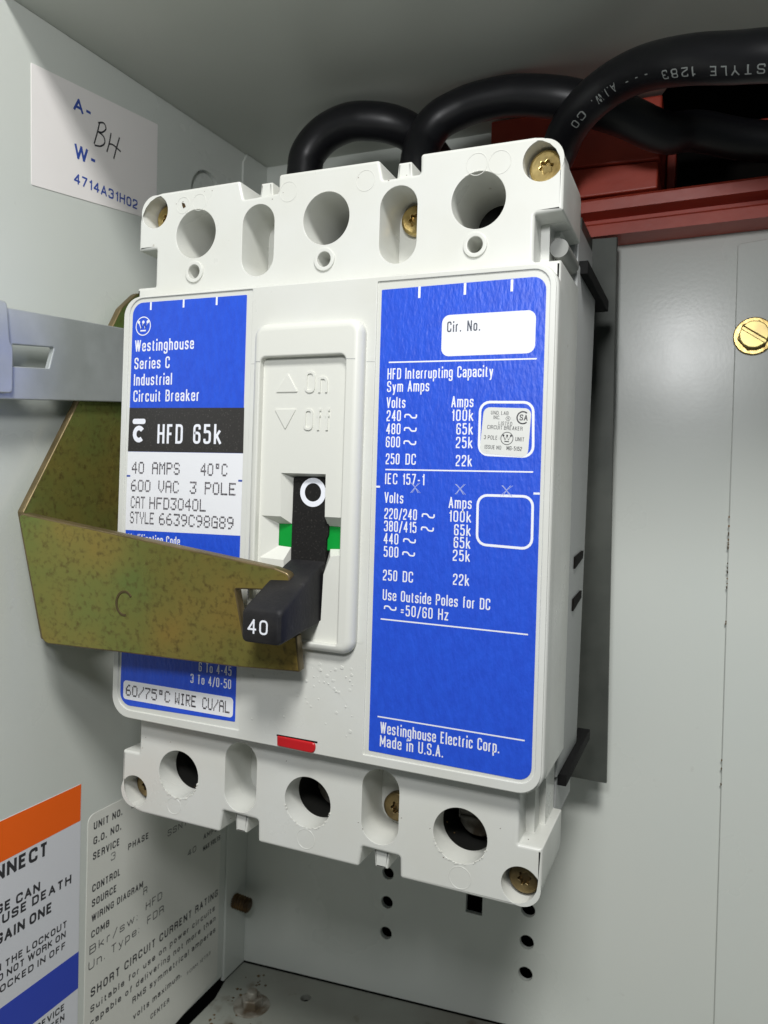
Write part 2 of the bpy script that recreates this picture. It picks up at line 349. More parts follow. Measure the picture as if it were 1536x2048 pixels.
def letters(mb, text, fn, h=1.0, cw=0.36, sw=0.12, gap=0.14, space=0.30, u0=0.0, v0=0.0, width=None, align='l', m=None, caps=0.0, d=0.0, sub=0.0):
    """fn(u, v, d) -> 3D point; h is cap height in mm, the other sizes are fractions of it"""
    adv = []; x = 0.0
    for ch in text:
        if ch == ' ': adv.append((x, 0)); x += space; continue
        g = G.get(ch)
        if not g: adv.append((x, 0)); x += space; continue
        W = g[0] * (cw - sw); adv.append((x, W)); x += W + sw + gap
    total = x - gap
    sx = (width / (total * h)) if width else 1.0
    ox = u0 - (total * h * sx if align == 'r' else total * h * sx / 2 if align == 'c' else 0)
    for ch, (ax, W) in zip(text, adv):
        if ch not in G: continue
        for si, st in enumerate(G[ch][1].split('|')):
            st = st.strip(); closed = st.endswith('z'); st = st.rstrip('z'); pts = []
            for tk in st.split():
                f = tk.endswith('r'); a, b = tk.rstrip('r').split(',')
                pts.append((((ax + sw / 2 + float(a) * W) * sx, sw / 2 * (1 if float(b) >= 0 else 0) + float(b) * (1 - sw)), f))
            pl = rnd(pts, min(.5 * (cw - sw) * sx, .26), closed)
            if sub and not closed:
                q_ = [pl[0]]
                for a_, b_ in zip(pl, pl[1:]):
                    k_ = max(1, int((b_ - a_).length / sub)); q_ += [a_.lerp(b_, (i_ + 1) / k_) for i_ in range(k_)]
                pl = q_
            # sharp joints split the stroke, so every piece keeps its full weight
            if not closed:
                cut = [0]
                for q in range(1, len(pl) - 1):
                    a_, b_ = (pl[q] - pl[q - 1]), (pl[q + 1] - pl[q])
                    if a_.length > 1e-6 and b_.length > 1e-6 and a_.angle(b_) > math.radians(100): cut.append(q)
                cut.append(len(pl) - 1)
                if len(cut) > 2:
                    for ci in range(len(cut) - 1):
                        pp = pl[cut[ci]:cut[ci + 1] + 1]; L, R = ribbon(pp, sw, False); n = len(L)
                        ea = (pp[0] - pp[1]).normalized() * sw * .42; eb = (pp[-1] - pp[-2]).normalized() * sw * .42
                        L[0] += ea; R[0] += ea; L[-1] += eb; R[-1] += eb
                        vs = [fn(ox + p.x * h, v0 + p.y * h, d - .0015 * (si + ci * .5)) for p in L + R]
                        mb.add(vs, [(i, i + 1, n + i + 1, n + i) for i in range(n - 1)], m)
                    continue
            L, R = ribbon(pl, sw, closed)
            if not closed and len(pl) > 1:
                e0 = (pl[0] - pl[1]).normalized() * sw / 2; e1 = (pl[-1] - pl[-2]).normalized() * sw / 2
                k0 = abs(e0.y) > abs(e0.x); k1 = abs(e1.y) > abs(e1.x)
                if k0 and (pts[0][0][1] < sw or pts[0][0][1] > 1 - sw): L[0] += e0; R[0] += e0
                if k1 and (pts[-1][0][1] < sw or pts[-1][0][1] > 1 - sw): L[-1] += e1; R[-1] += e1
            n = len(L); dd = d - 0.0015 * si
            vs = [fn(ox + p.x * h, v0 + p.y * h, dd) for p in L] + [fn(ox + p.x * h, v0 + p.y * h, dd) for p in R]
            fs = [(i, i + 1, n + i + 1, n + i) for i in range(n - 1)]
            if closed: fs.append((n - 1, 0, n, 2 * n - 1))
            mb.add(vs, fs, m)
    return total * h * sx
F57 = {'0': '3E4141413E', '1': '00427F4000', '2': '4261514946', '3': '2141494D33', '4': '1814127F10', '5': '2745454539', '6': '3C4A494930', '7': '0171090503', '8': '3649494936', '9': '064949291E',
 'A': '7E0909097E', 'C': '3E41414122', 'D': '7F4141413E', 'E': '7F49494941', 'F': '7F09090901', 'G': '3E4149497A', 'H': '7F0808087F', 'I': '00417F4100', 'L': '7F40404040', 'M': '7F020C027F', 'O': '3E4141413E',
 'P': '7F09090906', 'R': '7F09192946', 'S': '2649494932', 'T': '01017F0101', 'U': '3F4040403F', 'V': '1F2040201F', 'W': '7F2018207F', 'Y': '0708700807', '/': '6010080403', '*': '0007050700', 'K': '7F08142241', '.': '0060600000'}
def dots(mb, text, fn, u0, v0, h, width, m=None, fat=1.0, d=0.0):
    px = width / (len(text) * 6 - 1); py = h / 6.0
    for i, ch in enumerate(text):
        g = F57.get(ch)
        if not g: continue
        cols = [int(g[k * 2:k * 2 + 2], 16) for k in range(5)]
        for cx in range(5):
            for ry in range(7):
                if cols[cx] >> ry & 1:
                    x = u0 + (i * 6 + cx + .5) * px; y = v0 + h - ry * py
                    rx, rz = px * .50 * fat, py * .62
                    k = (cx + ry) % 3
                    pts = [(x + rx * math.cos(a), y + rz * math.sin(a)) for a in [math.pi / 4 * q + .39 for q in range(8)]]
                    mb.add([fn(p[0], p[1], d - 0.0006 * k - .0006 * (cx % 2)) for p in pts], [list(range(8))], m)
def line(mb, pts, w, fn, closed=False, m=None, d=0.0):
    pl = [Vector(p) for p in pts]; L, R = ribbon(pl, w, closed); n = len(L)
    fs = [(i, i + 1, n + i + 1, n + i) for i in range(n - 1)]
    if closed: fs.append((n - 1, 0, n, 2 * n - 1))
    mb.add([fn(p.x, p.y, d) for p in L + R], fs, m)
def disc(mb, cx, cy, r, fn, n=20, m=None, d=0.0): mb.add([fn(p[0], p[1], d) for p in circ(cx, cy, r, n)], [list(range(n))], m)
def emblem(mb, cx, cy, r, fn, m=None, d=0.0):
    line(mb, circ(cx, cy, r, 40), r * .11, fn, True, m, d)
    s = r * .62
    for t in (-1, 0, 1): disc(mb, cx + t * s, cy + r * .45, r * .17, fn, 14, m, d - .004)
    line(mb, [(cx - s, cy + r * .42), (cx - s * .45, cy - r * .28), (cx, cy + r * .36), (cx + s * .45, cy - r * .28), (cx + s, cy + r * .42)], r * .105, fn, False, m, d - .002)
    line(mb, [(cx - s * .62, cy - r * .50), (cx + s * .62, cy - r * .50)], r * .16, fn, False, m, d)

# =================================================================== THE SETTING
WX = -73.0; BY = 90.0
def ceil_z(y): return 117.1 + 0.044 * y
# left wall with a knockout
mb = MB()
LW = frame((WX, 0, 0), (0, 1, 0), (0, 0, 1), (-1, 0, 0))
slab(mb, [(-70, -172.2), (76.6, -169.9), (76.6, ceil_z(76.6) - .1), (-70, ceil_z(-70) - .1)], [circ(56.0, 97.5, 8.8, 40)], 0, 1.5, 0.0, fr=LW)
lw = build('left_wall', mb, M['paint'], kind='structure')
mb = MB()
slab(mb, [(77.0, -171.9), (BY - .05, -171.9), (BY - .05, 121.0), (77.0, 120.4), (74.8, 117.0), (74.8, 40), (77.0, 38)], (), 0.0, 1.2, 0.25, 2, fr=frame((WX + .55, 0, 0), (0, 1, 0), (0, 0, 1), (-1, 0, 0)))
build('wall_flange', mb, M['paint'], kind='structure')
mb = MB()
slab(mb, circ(56.0, 97.5, 8.7, 40), (), 1.3, 2.4, 0.2, 2, fr=LW)
ko = build('knockout_plug', mb, M['paint'], lw)
# back wall: one sheet with punched holes
mb = MB()
bh = [circ(-15.8, z, 2.15, 24) for z in (-125.5, -135.6, -146.3)] + [circ(32.6, z, 2.3, 24) for z in (-126.2, -136.6, -146.9)] + [rect(12.1, -131.9, 17.7, -123.0)]
slab(mb, [(WX, -171.6), (160, -156.2), (160, 87.0), (40, 83.6), (40, 121.6), (WX, 121.6)], bh, BY, BY + 1.6)
build('back_wall', mb, M['paint'], kind='structure')
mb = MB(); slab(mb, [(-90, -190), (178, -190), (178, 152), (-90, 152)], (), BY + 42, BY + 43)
build('light_block_back', mb, M['void'], kind='structure')  # added black backing, keeps world light from showing through the gaps
# ceiling
mb = MB()
C = [(WX - 2, -23), (160, -23), (160, 58), (72, 60), (58, BY + 3), (WX - 2, BY + 3)]
v = [(x, y, ceil_z(y)) for x, y in C] + [(x, y, ceil_z(y) + 1.5) for x, y in C]
mb.add(v, [list(range(6)), list(range(6, 12))] + [(i, (i + 1) % 6, 6 + (i + 1) % 6, 6 + i) for i in range(6)])
build('ceiling', mb, M['paint_dk'], kind='structure')
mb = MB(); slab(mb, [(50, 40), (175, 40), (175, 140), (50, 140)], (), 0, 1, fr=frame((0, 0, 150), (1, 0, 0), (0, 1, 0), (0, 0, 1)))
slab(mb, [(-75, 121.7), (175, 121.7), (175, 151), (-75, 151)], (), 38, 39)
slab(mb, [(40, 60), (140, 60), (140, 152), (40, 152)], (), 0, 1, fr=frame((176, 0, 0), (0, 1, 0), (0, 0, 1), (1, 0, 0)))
build('light_block_roof', mb, M['void'], kind='structure')  # added dark sheets that block world light above the ceiling
# floor: dropped tray with a front-to-back fall, one hole in it
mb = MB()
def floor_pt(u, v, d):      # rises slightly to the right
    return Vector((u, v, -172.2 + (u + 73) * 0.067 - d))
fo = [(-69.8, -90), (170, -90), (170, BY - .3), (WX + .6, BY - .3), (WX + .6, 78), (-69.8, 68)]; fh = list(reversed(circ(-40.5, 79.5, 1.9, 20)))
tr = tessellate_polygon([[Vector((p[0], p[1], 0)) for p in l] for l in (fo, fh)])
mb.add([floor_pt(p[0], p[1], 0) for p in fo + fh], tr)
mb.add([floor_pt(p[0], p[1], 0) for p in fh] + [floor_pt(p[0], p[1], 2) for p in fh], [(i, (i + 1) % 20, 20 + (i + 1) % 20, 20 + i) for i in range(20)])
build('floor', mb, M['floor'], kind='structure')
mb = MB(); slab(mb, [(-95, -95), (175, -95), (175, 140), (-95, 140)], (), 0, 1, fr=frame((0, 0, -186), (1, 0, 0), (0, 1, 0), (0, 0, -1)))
build('floor_gap_shade', mb, M['void'], kind='structure')  # black sheet laid under the floor so its side gap reads dark
# =================================================================== sheet screwed to the back wall at the right
t = thing('cover_plate', 'thin grey cover sheet at the right edge, chipped along its left side', 'panel', (87, BY, -170))
mb = MB()
slab(mb, rp([(87.9, -150), (150, -146), (150, 85.0), (84.2, 78.9, 1.0)], 0.4, 3), (), BY - 1.0, BY - .02, 0.25, 2)
build('sheet', mb, M['paint'], t)
mb = MB()
for i in range(26):
    z = random.choice((-2, -6, -10, -12, -12, -30, -72)) + random.gauss(0, 3.0)
    x = 84.2 + (78.9 - z) * 3.7 / 228.9; a = random.uniform(.05, .2) * (2.0 if i == 5 else 1); hh = random.uniform(.1, .6)
    pts = [(x - .25 + random.uniform(0, .1), z - hh), (x + a * .6, z - hh * .4), (x + a, z + hh * .2), (x - .05, z + hh), (x - .3, z + hh * .4)]
    slab(mb, pts, (), BY - 1.03, BY - 1.005)
ch = build('paint_chips', mb, M['rust'], t, kind='stuff')

# hex bolt with slotted head on a washer
def slotted_bolt(label, x, z, ang, y=BY - 1.0, m=('brass', 'brass_dk', 'brass_lt')):
    t = thing('slotted_bolt', label, 'bolt', (x, y, z), 'slotted hex bolts on the cover plate')
    mb = MB(); slab(mb, circ(x, z, 5.3, 40), (), y - .9, y, .3, 2); build('washer', mb, M[m[0]], t)
    mb = MB(); slab(mb, rp([p for p in circ(x, z, 4.35, 6, ang)], .5, 3), (), y - 1.9, y - .92, .35, 3); build('hex_flange', mb, M[m[1]], t)
    mb = MB(); ca, sa = math.cos(ang + .25), math.sin(ang + .25)
    halves = []
    for s in (-1, 1):
        pts = []
        r = 3.75; sl = .42
        a0 = math.asin(sl / r)
        for k in range(21):
            a = a0 + (math.pi - 2 * a0) * k / 20
            px, pz = r * math.cos(a), s * r * math.sin(a)
            pts.append((x + px * ca - pz * sa, z + px * sa + pz * ca))
        slab(mb, pts, (), y - 3.5, y - 2.38, .25, 3)
    slab(mb, circ(x, z, 3.65, 30), (), y - 2.6, y - 1.92)
    build('screw_head', mb, M[m[2]], t)
slotted_bolt('slotted brass-coloured hex bolt on a washer, upper right beside the cables', 89.4, 52.6, 2.3)
slotted_bolt('dark brown rusty bolt just cut off by the bottom right corner', 92.0, -150.6, .9, m=('rust', 'rust', 'rust'))

# =================================================================== red insulator block at top right
t = thing('busbar_insulator', 'dark red moulded insulator block behind the cables above the back wall', 'insulator', (60, 85, 84))
def prof_x(mb, prof, x0, x1, rise=0.022, m=None):   # profile in (y, z), extruded along x with a slight rise
    n = len(prof)
    v = [(x0, y, z + (x0 - 45) * rise) for y, z in prof] + [(x1, y, z + (x1 - 45) * rise) for y, z in prof]
    mb.add(v, [(i, (i + 1) % n, n + (i + 1) % n, n + i) for i in range(n)] + [list(range(n)), [n + i for i in range(n)]], m)
mb = MB(); prof_x(mb, [(79.2, 81.4), (79.2, 84.6), (80.0, 85.3), (89.7, 85.3), (89.7, 81.4)], 30, 165)
build('lower_lip', mb, M['redins'], t)
mb = MB(); prof_x(mb, [(83.2, 85.35), (83.2, 87.4), (77.4, 88.0), (77.2, 91.0), (78.4, 92.0), (89, 93.2), (89, 85.35)], 30, 165)
build('rail', mb, M['redins'], t)
mb = MB()
slab(mb, rp([(13.5, 93.2), (62.6, 94.0), (62.6, 101.6), (13.5, 102.6)], .5, 3), (), 80.5, 110, .5, 3)
build('lower_block', mb, M['redins'], t)
mb = MB()
slab(mb, rp([(13.5, 103.0), (62.9, 102.0), (62.9, 119.8), (13.5, 119.8)], .5, 3), (), 80.0, 110, .6, 3)
build('upper_block', mb, M['redins'], t)
mb = MB()
slab(mb, rp([(63.4, 93.4), (165, 95.6), (165, 119.8), (63.4, 119.8)], .3, 3), [rect(66, 97, 160, 117)], 104, 112, .3, 2)
slab(mb, rect(-12, 94.5, 13, 119.8), (), 98, 110, .3, 2)
build('recessed_web', mb, M['redins'], t)
mb = MB(); box(mb, 63.2, 80, 92, 103.9, 112.5, 116.4, b=.4)
build('cross_bar', mb, M['redins'], t)

# =================================================================== breaker support channel
t = thing('mounting_channel', 'dull grey steel channel standing behind the right side of the breaker', 'bracket', (48, 80, -78))
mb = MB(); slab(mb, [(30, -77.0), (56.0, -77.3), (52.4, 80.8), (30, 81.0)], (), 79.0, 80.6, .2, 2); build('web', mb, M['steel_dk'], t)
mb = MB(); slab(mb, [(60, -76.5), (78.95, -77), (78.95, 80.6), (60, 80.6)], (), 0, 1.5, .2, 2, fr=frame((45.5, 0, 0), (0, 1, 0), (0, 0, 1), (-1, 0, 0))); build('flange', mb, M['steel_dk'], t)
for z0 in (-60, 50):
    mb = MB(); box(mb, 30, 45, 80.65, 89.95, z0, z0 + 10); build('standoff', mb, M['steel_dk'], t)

# =================================================================== THE BREAKER
brk = thing('circuit_breaker', 'large off-white three-pole circuit breaker with blue labels and black handle', 'circuit breaker', (0, 22, -76))
R_BIG = 5.75
def outline(nd=0.0):
    q = nd
    return rp([(-52.1, -76.3, 6.5), (-22.9, -76.3, .7), (-22.1, -71.0, .6), (-12.6, -71.3, .6), (-12.4, -76.4, .7), (12.9, -76.4, .7), (13.6, -71.8, .6), (22.3, -72.0, .6), (22.5, -76.6, .7),
               (52.1, -76.6, 5.5), (52.1, -63.8, .3), (47.3 + q, -63.8, .3), (47.3 + q, -50, 0), (52.1, -50, 0),
               (52.1, 51.7, .3), (46.6 + q, 51.7, .4), (46.6 + q, 60.9, .4), (52.1, 61.2, .4), (52.1, 76.0, 6.0), (22.0, 76.0, .7), (22.1, 71.9, .6), (13.5, 71.7, .6), (12.5, 76.0, .7), (-12.5, 76.1, .7),
               (-12.5, 72.0, .6), (-21.8, 71.6, .6), (-23, 76.0, .7), (-52.1, 75.8, 7.0), (-52.1, 62.4, .4), (-46.7 - q, 62.4, .4), (-46.7 - q, 53.4, .3), (-52.1, 53.4, .3),
               (-52.1, -50, 0), (-47.0 - q, -50, 0), (-47.0 - q, -61.4, .3), (-52.1, -61.4, .5)], 0, 5)
bigT = [circ(x, 65.0, R_BIG) for x in (-35.1, 0, 34.9)]; bigB = [circ(x, -64.7, R_BIG) for x in (-35.1, 0, 35.3)]
sloT = [stad(x, 53.7, 70.0, 4.3) for x in (-17.55, 17.35)]; sloB = [stad(x, -70.4, -54, 4.3) for x in (-17.6, 17.5)]
cor = [circ(-47.5, 72.0 - .6, 3.9, 36), circ(47.9, 71.2, 4.05, 36), circ(48.0, -72.2, 3.9, 36), circ(-48.2, -71.3, 3.9, 36)]
nubs = [circ(x, 56.0, 1.65, 24) for x in (-35.0, 0, 34.6)]
mb = MB()
slab(mb, outline(), bigT + bigB + sloT + sloB + cor + nubs, 0, 6.5, .7, 4, hfil=.12)
slab(mb, outline(1.8), bigT + [circ(x, -64.7, 8.3) for x in (-35.1, 0, 35.3)] + sloT + sloB, 6.52, 11.5)
slab(mb, outline(3.0), bigT + [circ(x, -64.7, 8.3) for x in (-35.1, 0, 35.3)], 11.52, 21.5, 0, bfil=.5)
cover = build('cover', mb, M['plastic'], brk, tp=True)
# small moulded tabs standing in the top and bottom slots
for cx, z0, z1 in ((-16.6, 71.2, 75.3), (17.9, 71.4, 75.4), (-17.9, -75.8, -70.6), (17.6, -76.2, -71.4)):
    mb = MB(); s = 1 if z0 > 0 else -1
    za, zb = (z0, z1) if s > 0 else (z1, z0)
    pts = [(cx - 1.9, za), (cx + 1.9, za), (cx + 1.5, zb), (cx - 1.5, zb)]
    slab(mb, rp(pts, .25, 3), (), 1.5, 11, .5, 3)
    build('locating_tab', mb, M['plastic'], brk, tp=True)
mb = MB(); lathe(mb, [(1.9, 0), (1.9, 13.5)], (50.2, 7.5, 56.3), (0, 1, 0), 24); build('notch_hole_shade', mb, M['plastic3'], brk, tp=True)  # peg in a darkened grey, drawn for the shaded hole in the notch
# ring bosses round the test holes
for x in (-35.0, 0, 34.6):
    mb = MB(); slab(mb, circ(x, 56.0, 2.55, 36), [circ(x, 56.0, 1.64, 28)], -.45, 0.02, .2, 3); build('test_hole_boss', mb, M['plastic'], brk, tp=True)
# ejector pin marks
for x, z, r in ((-39.0, 72.1, 2.0), (-34.3, 72.3, 2.0), (-9.8, 71.9, 2.3), (9.4, 72.0, 2.3), (34.4, 72.2, 2.3), (39.2, 72.0, 2.4), (-36.1, -72.6, 2.1), (-.1, -73.0, 2.3), (35.6, -73.4, 2.4)):
    mb = MB(); slab(mb, circ(x, z, r, 28), [circ(x, z, r - .16, 28)], -.06, .01, .04, 1); build('ejector_mark', mb, M['plastic'], brk, tp=True)
# moulding flash round the lower wire holes
mb = MB()
for x in (-35.1, 0, 35.3):
    for k in range(34):
        a = math.radians(195 + k * 4.6 + random.uniform(-1.5, 1.5)); rr = R_BIG + random.uniform(-.12, .22)
        px, pz = x + rr * math.cos(a), -64.7 + rr * math.sin(a); s = random.uniform(.10, .28)
        if random.random() < .25: continue
        slab(mb, [(px - s, pz - s * .5), (px + s * .6, pz - s * .7), (px + s, pz + s * .4), (px - s * .2, pz + s * .7)], (), -random.uniform(.05, .22), .05)
for x in (-35.1, 0, 34.9):
    for k in range(9):
        a = math.radians(70 + k * 6 + random.uniform(-2, 2)); px, pz = x + (R_BIG + .1) * math.cos(a), 65 + (R_BIG + .1) * math.sin(a); s = random.uniform(.08, .2)
        slab(mb, [(px - s, pz - s * .5), (px + s * .6, pz - s * .7), (px + s, pz + s * .4), (px - s * .2, pz + s)], (), -.12, .05)
build('moulding_flash', mb, M['flash'], brk, tp=True, kind='stuff')

# cover screws: six-lobed drive
def cover_screw(x, z, ytop, r=3.25, ang=.3, m='brass'):
    mb = MB()
    star = []
    for k in range(12):
        a = ang + math.pi / 6 * k; star.append((x + (1.75 if k % 2 == 0 else .95) * math.cos(a), z + (1.75 if k % 2 == 0 else .95) * math.sin(a), .25))
    slab(mb, circ(x, z, r, 32), [rp(star, .25, 3)], ytop, ytop + 1.9, .6, 4, hfil=.15)
    slab(mb, circ(x, z, 1.8, 16), (), ytop + 1.2, ytop + 1.7)
    return build('cover_screw', mb, M[m], brk, tp=True)
for i, (x, z, yt) in enumerate(((-47.5, 71.4, 4.6), (47.9, 71.2, 3.2), (48.0, -72.2, 3.6), (-48.2, -71.3, 4.6), (17.4, 66.0, 9.3), (17.7, -65.8, 9.3))):
    cover_screw(x, z, yt, 3.3 if i != 1 else 3.5, .3 + i, 'brass_shaded' if z < 0 else 'brass')  # lower screws get the brass with shadow in its colour

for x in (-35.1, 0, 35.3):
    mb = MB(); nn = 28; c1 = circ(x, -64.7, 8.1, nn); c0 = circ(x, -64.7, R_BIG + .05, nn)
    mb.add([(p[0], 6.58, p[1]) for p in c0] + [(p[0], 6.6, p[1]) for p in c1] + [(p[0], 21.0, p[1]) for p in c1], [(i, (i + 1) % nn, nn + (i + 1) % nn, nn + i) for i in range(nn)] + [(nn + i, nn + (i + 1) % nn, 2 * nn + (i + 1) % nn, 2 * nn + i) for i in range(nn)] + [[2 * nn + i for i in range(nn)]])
    build('well_shade', mb, M['well'], brk, tp=True)  # added dark lining that paints the shade inside each lower hole
    mb = MB(); slab(mb, circ(x, -66.0, 4.6, 28), [rect(x - 4.1, -66.6, x + 4.1, -65.4)], 14.0, 15.5, .4, 2); slab(mb, circ(x, -66.0, 4.5, 20), (), 15.0, 19); build('lug_screw', mb, M['dirty'], brk, tp=True)
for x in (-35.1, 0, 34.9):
    mb = MB(); slab(mb, circ(x, 65.0, 6.2, 28), (), 19.5, 21.0); build('well_shade', mb, M['black'], brk, tp=True)  # black disc painted as the shaded end of the tube

# front panel: raised body with two sunk label fields
pout = rp([(-52.6, -51.9, 5.5), (52.6, -52.3, 5.0), (52.6, 50.4, 5.0), (-52.6, 50.4, 5.0)], 5, 8)
winL = rp([(-50.6, -49.6, 4.0), (-15.6, -49.6, .3), (-15.6, 49.6, .3), (-50.6, 49.6, 4.0)], .3, 6)
winR = rp([(15.0, -49.9, .3), (51.0, -49.9, 3.2), (51.0, 49.0, 3.2), (15.0, 49.0, .3)], .3, 6)
trip = rect(-5.9, -53.5, 4.0, -49.0, .8, 4)
hw = [(-4.6, -26.5), (4.6, -26.5), (4.6, -8.0), (8.9, -7.6), (8.9, -1.6), (4.6, -1.6), (4.6, 9.2), (-6.6, 9.2), (-6.6, -1), (-8.2, -1.6), (-8.2, -7.6), (-4.9, -8)]
mb = MB()
slab(mb, pout, [rect(-13.0, -27.8, 12.2, 40.6)], -4.0, -.02, .9, 4, hfil=0)
slab(mb, offs(pout, .45), [winL, winR, rect(-12.8, -27.6, 12.0, 40.4)], -4.32, -3.98, .14, 3)
panel = build('front_panel', mb, M['plastic'], brk, tp=True)

# toggle frame (escutcheon)
mb = MB()
eo = rp([(-13.6, -28.9, 3.0), (12.9, -28.9, 3.0), (12.9, 41.3, 3.0), (-13.6, 41.3, 3.0)], 3, 7)
ei = rp([(-11.5, -27.0, .6), (9.3, -27.0, .6), (9.3, 33.9, 1.3), (-11.5, 33.9, 1.3)], 1, 5)
slab(mb, eo, [ei], -6.9, -4.3, 1.7, 7, hfil=.45)
frame_o = build('toggle_frame', mb, M['plastic_warm'], brk, tp=True)
# sunk plate of the frame with the flared toggle window
A = [(-6.3, 8.9), (4.7, 8.9), (4.8, -.2), (8.7, -.2), (8.8, -8.2), (6.4, -8.6), (4.9, -12.5), (4.6, -22.6), (-4.7, -22.6), (-4.7, -13.0), (-5.0, -10.1), (-11.1, -9.9), (-10.9, -.6), (-6.0, -.6)]
B_ = [(-4.3, 8.2), (4.4, 8.2), (4.5, -2.2), (8.6, -2.3), (8.6, -7.0), (5.2, -7.2), (4.4, -11.5), (4.4, -22.3), (-4.4, -22.3), (-4.4, -12.5), (-4.5, -7.4), (-7.7, -7.2), (-7.7, -2.3), (-4.5, -2.2)]
A.reverse(); B_.reverse()
mb = MB()
slab(mb, rect(-11.9, -27.4, 9.7, 34.3), [A], -5.2, -4.4)
na = len(A)
mb.add([(p[0], -5.2, p[1]) for p in A] + [(p[0], -2.9, p[1]) for p in B_], [(i, (i + 1) % na, na + (i + 1) % na, na + i) for i in range(na)])
build('sunk_plate', mb, M['plastic_warm'], brk, tp=True, angle=12)
mb = MB(); fs_ = lambda u, v, d: Vector((u, -6.93 + d, v))
line(mb, [(-12.6, 33.0), (-11.5, 33.0)], .12, fs_); line(mb, [(9.4, 32.9), (11.6, 32.8)], .12, fs_)
line(mb, [(13.0, 32.6), (14.9, 32.5)], .10, lambda u, v, d: Vector((u, -4.34 + d, v))); line(mb, [(-15.4, 33.0), (-13.8, 33.0)], .10, lambda u, v, d: Vector((u, -4.34 + d, v)))
build('mould_seam', mb, M['plastic2'], brk, tp=True, kind='stuff')
# raised marks on the frame
fnE = lambda u, v, d: Vector((u, -5.2 + d, v))
mb = MB()
def raised(mb, text, u0, v0, h, w):
    tmp = MB(); letters(tmp, text, lambda u, v, d: Vector((u, d, v)), h, .44, .11, .12, u0=u0, v0=v0, width=w)
    nb = len(tmp.v)
    for q in (0,):
        for f in tmp.f:
            vs = [tmp.v[i] for i in f]; n = len(vs)
            top = [(p[0], -5.46 + p[1] * 3, p[2]) for p in vs]; bot = [(p[0], -5.19, p[2]) for p in vs]
            mb.add(top + bot, [list(range(n))] + [(i, (i + 1) % n, n + (i + 1) % n, n + i) for i in range(n)])
raised(mb, 'On', -1.0, 26.2, 4.6, 5.6); raised(mb, 'Off', -1.0, 18.2, 4.6, 6.5)
build('raised_lettering', mb, M['plastic_warm'], brk, tp=True)
for tri in ([(-8.2, 26.4), (-2.6, 26.4), (-5.3, 30.6)], [(-8.4, 22.8), (-5.5, 18.3), (-2.9, 22.8)]):
    mb = MB(); slab(mb, rp(tri, .2, 3), (), -5.45, -5.19, .12, 2); build('raised_arrow', mb, M['plastic_warm'], brk, tp=True)
# residue of a removed sticker and a moulding line
mb = MB()
fnP = lambda u, v, d: Vector((u, -4.335 + d, v))
line(mb, [(-11.9, 31.6), (-14.0, 31.55)], .12, fnE, d=-1.45); 
for k in range(90):
    px = random.uniform(-14, 13.4); pz = -32 - abs(random.gauss(0, 5.5)); s = random.uniform(.08, .45)
    if pz < -47 or (px < 0 and random.random() < .6): continue
    slab(mb, rp([(px - s, pz - s * .6), (px + s, pz - s * .8), (px + s * 1.1, pz + s * .5), (px - s * .5, pz + s)], s * .5, 3), (), -4.36 - .10 * random.random(), -4.31, .04, 2)
pth = spline([(-14.2, -34, 0), (-13.2, -38, 0), (-10.5, -41, 0), (-9, -43, 0)], 6); line(mb, [(p.x, p.y) for p in pth], .10, fnP, d=-.03)
pth = spline([(-1.5, -32.2, 0), (3, -32.6, 0), (6.5, -36.2, 0), (10, -38.6, 0), (13.4, -43.5, 0)], 6); line(mb, [(p.x, p.y) for p in pth], .13, fnP, d=-.03)
pth = spline([(9.5, -26.2, 0), (11, -25.6, 0), (13.5, -26.5, 0), (14.4, -26.0, 0)], 6); line(mb, [(p.x, p.y) for p in pth], .16, fnP, d=-.03)
build('glue_residue', mb, M['plastic'], brk, tp=True, kind='stuff')

mb = MB()
for k in range(26):      # scuffs and pin-head dirt marks on the moulding
    px, pz = random.choice(((random.uniform(-45, 45), random.uniform(70, 75)), (random.uniform(-50, 50), random.uniform(-75, -55))))
    yy = -4.345 if abs(pz) < 50 else -.015
    l = random.uniform(.08, .16); w_ = random.uniform(.06, .12)
    slab(mb, [(px - l, pz - w_), (px + l, pz - w_ * .3), (px + l * .6, pz + w_), (px - l * .8, pz + w_ * .7)], (), yy, yy + .012)
slab(mb, [(-39.4, 72.8), (-38.6, 72.5), (-38.2, 71.7), (-38.9, 71.4), (-39.2, 72.0)], (), -.1, 0)
build('dirt_speck', mb, M['rust'], brk, tp=True, kind='stuff')

# black slide, green flags, red trip button
mb = MB(); slab(mb, rp([(-4.25, -23), (4.3, -23), (4.3, -5.4), (4.8, -4.2), (4.8, -1.2), (3.9, .4), (3.9, 8.15, 1.0), (-4.2, 8.15, .6)], .0, 5), (), -3.5, -2.4, .25, 2)
slide = build('slide_plate', mb, M['felt'], brk, tp=True)
mb = MB(); n = 40; o_, i_ = circ(.85, 4.9, 3.15, n), circ(.85, 4.9, 2.0, n)
mb.add([(p[0], -3.53, p[1] * 1.0) for p in o_ + i_], [(k, (k + 1) % n, n + (k + 1) % n, n + k) for k in range(n)]); build('off_mark', mb, M['ink_w'], slide, tp=True, fix=False)
for x0, x1 in ((-8.0, -4.4), (4.4, 8.9)):
    mb = MB(); box(mb, x0, x1, -2.75, -2.3, -7.5, -1.9); build('green_flag', mb, M['green'], brk, tp=True)
mb = MB(); slab(mb, rp([(-5.5, -51.4, .4), (3.9, -51.6, 1.2), (3.9, -49.2, .8), (-5.6, -49.1, .3)], .4, 4), (), -4.75, -1, .35, 3); build('trip_button', mb, M['red'], brk, tp=True)
mb = MB(); slab(mb, rect(-5.8, -49.25, 4.3, -48.9, .1, 2), (), -4.40, -4.31); build('trip_slot_shade', mb, M['void'], brk, tp=True)  # black strip painted as the dark gap above the button

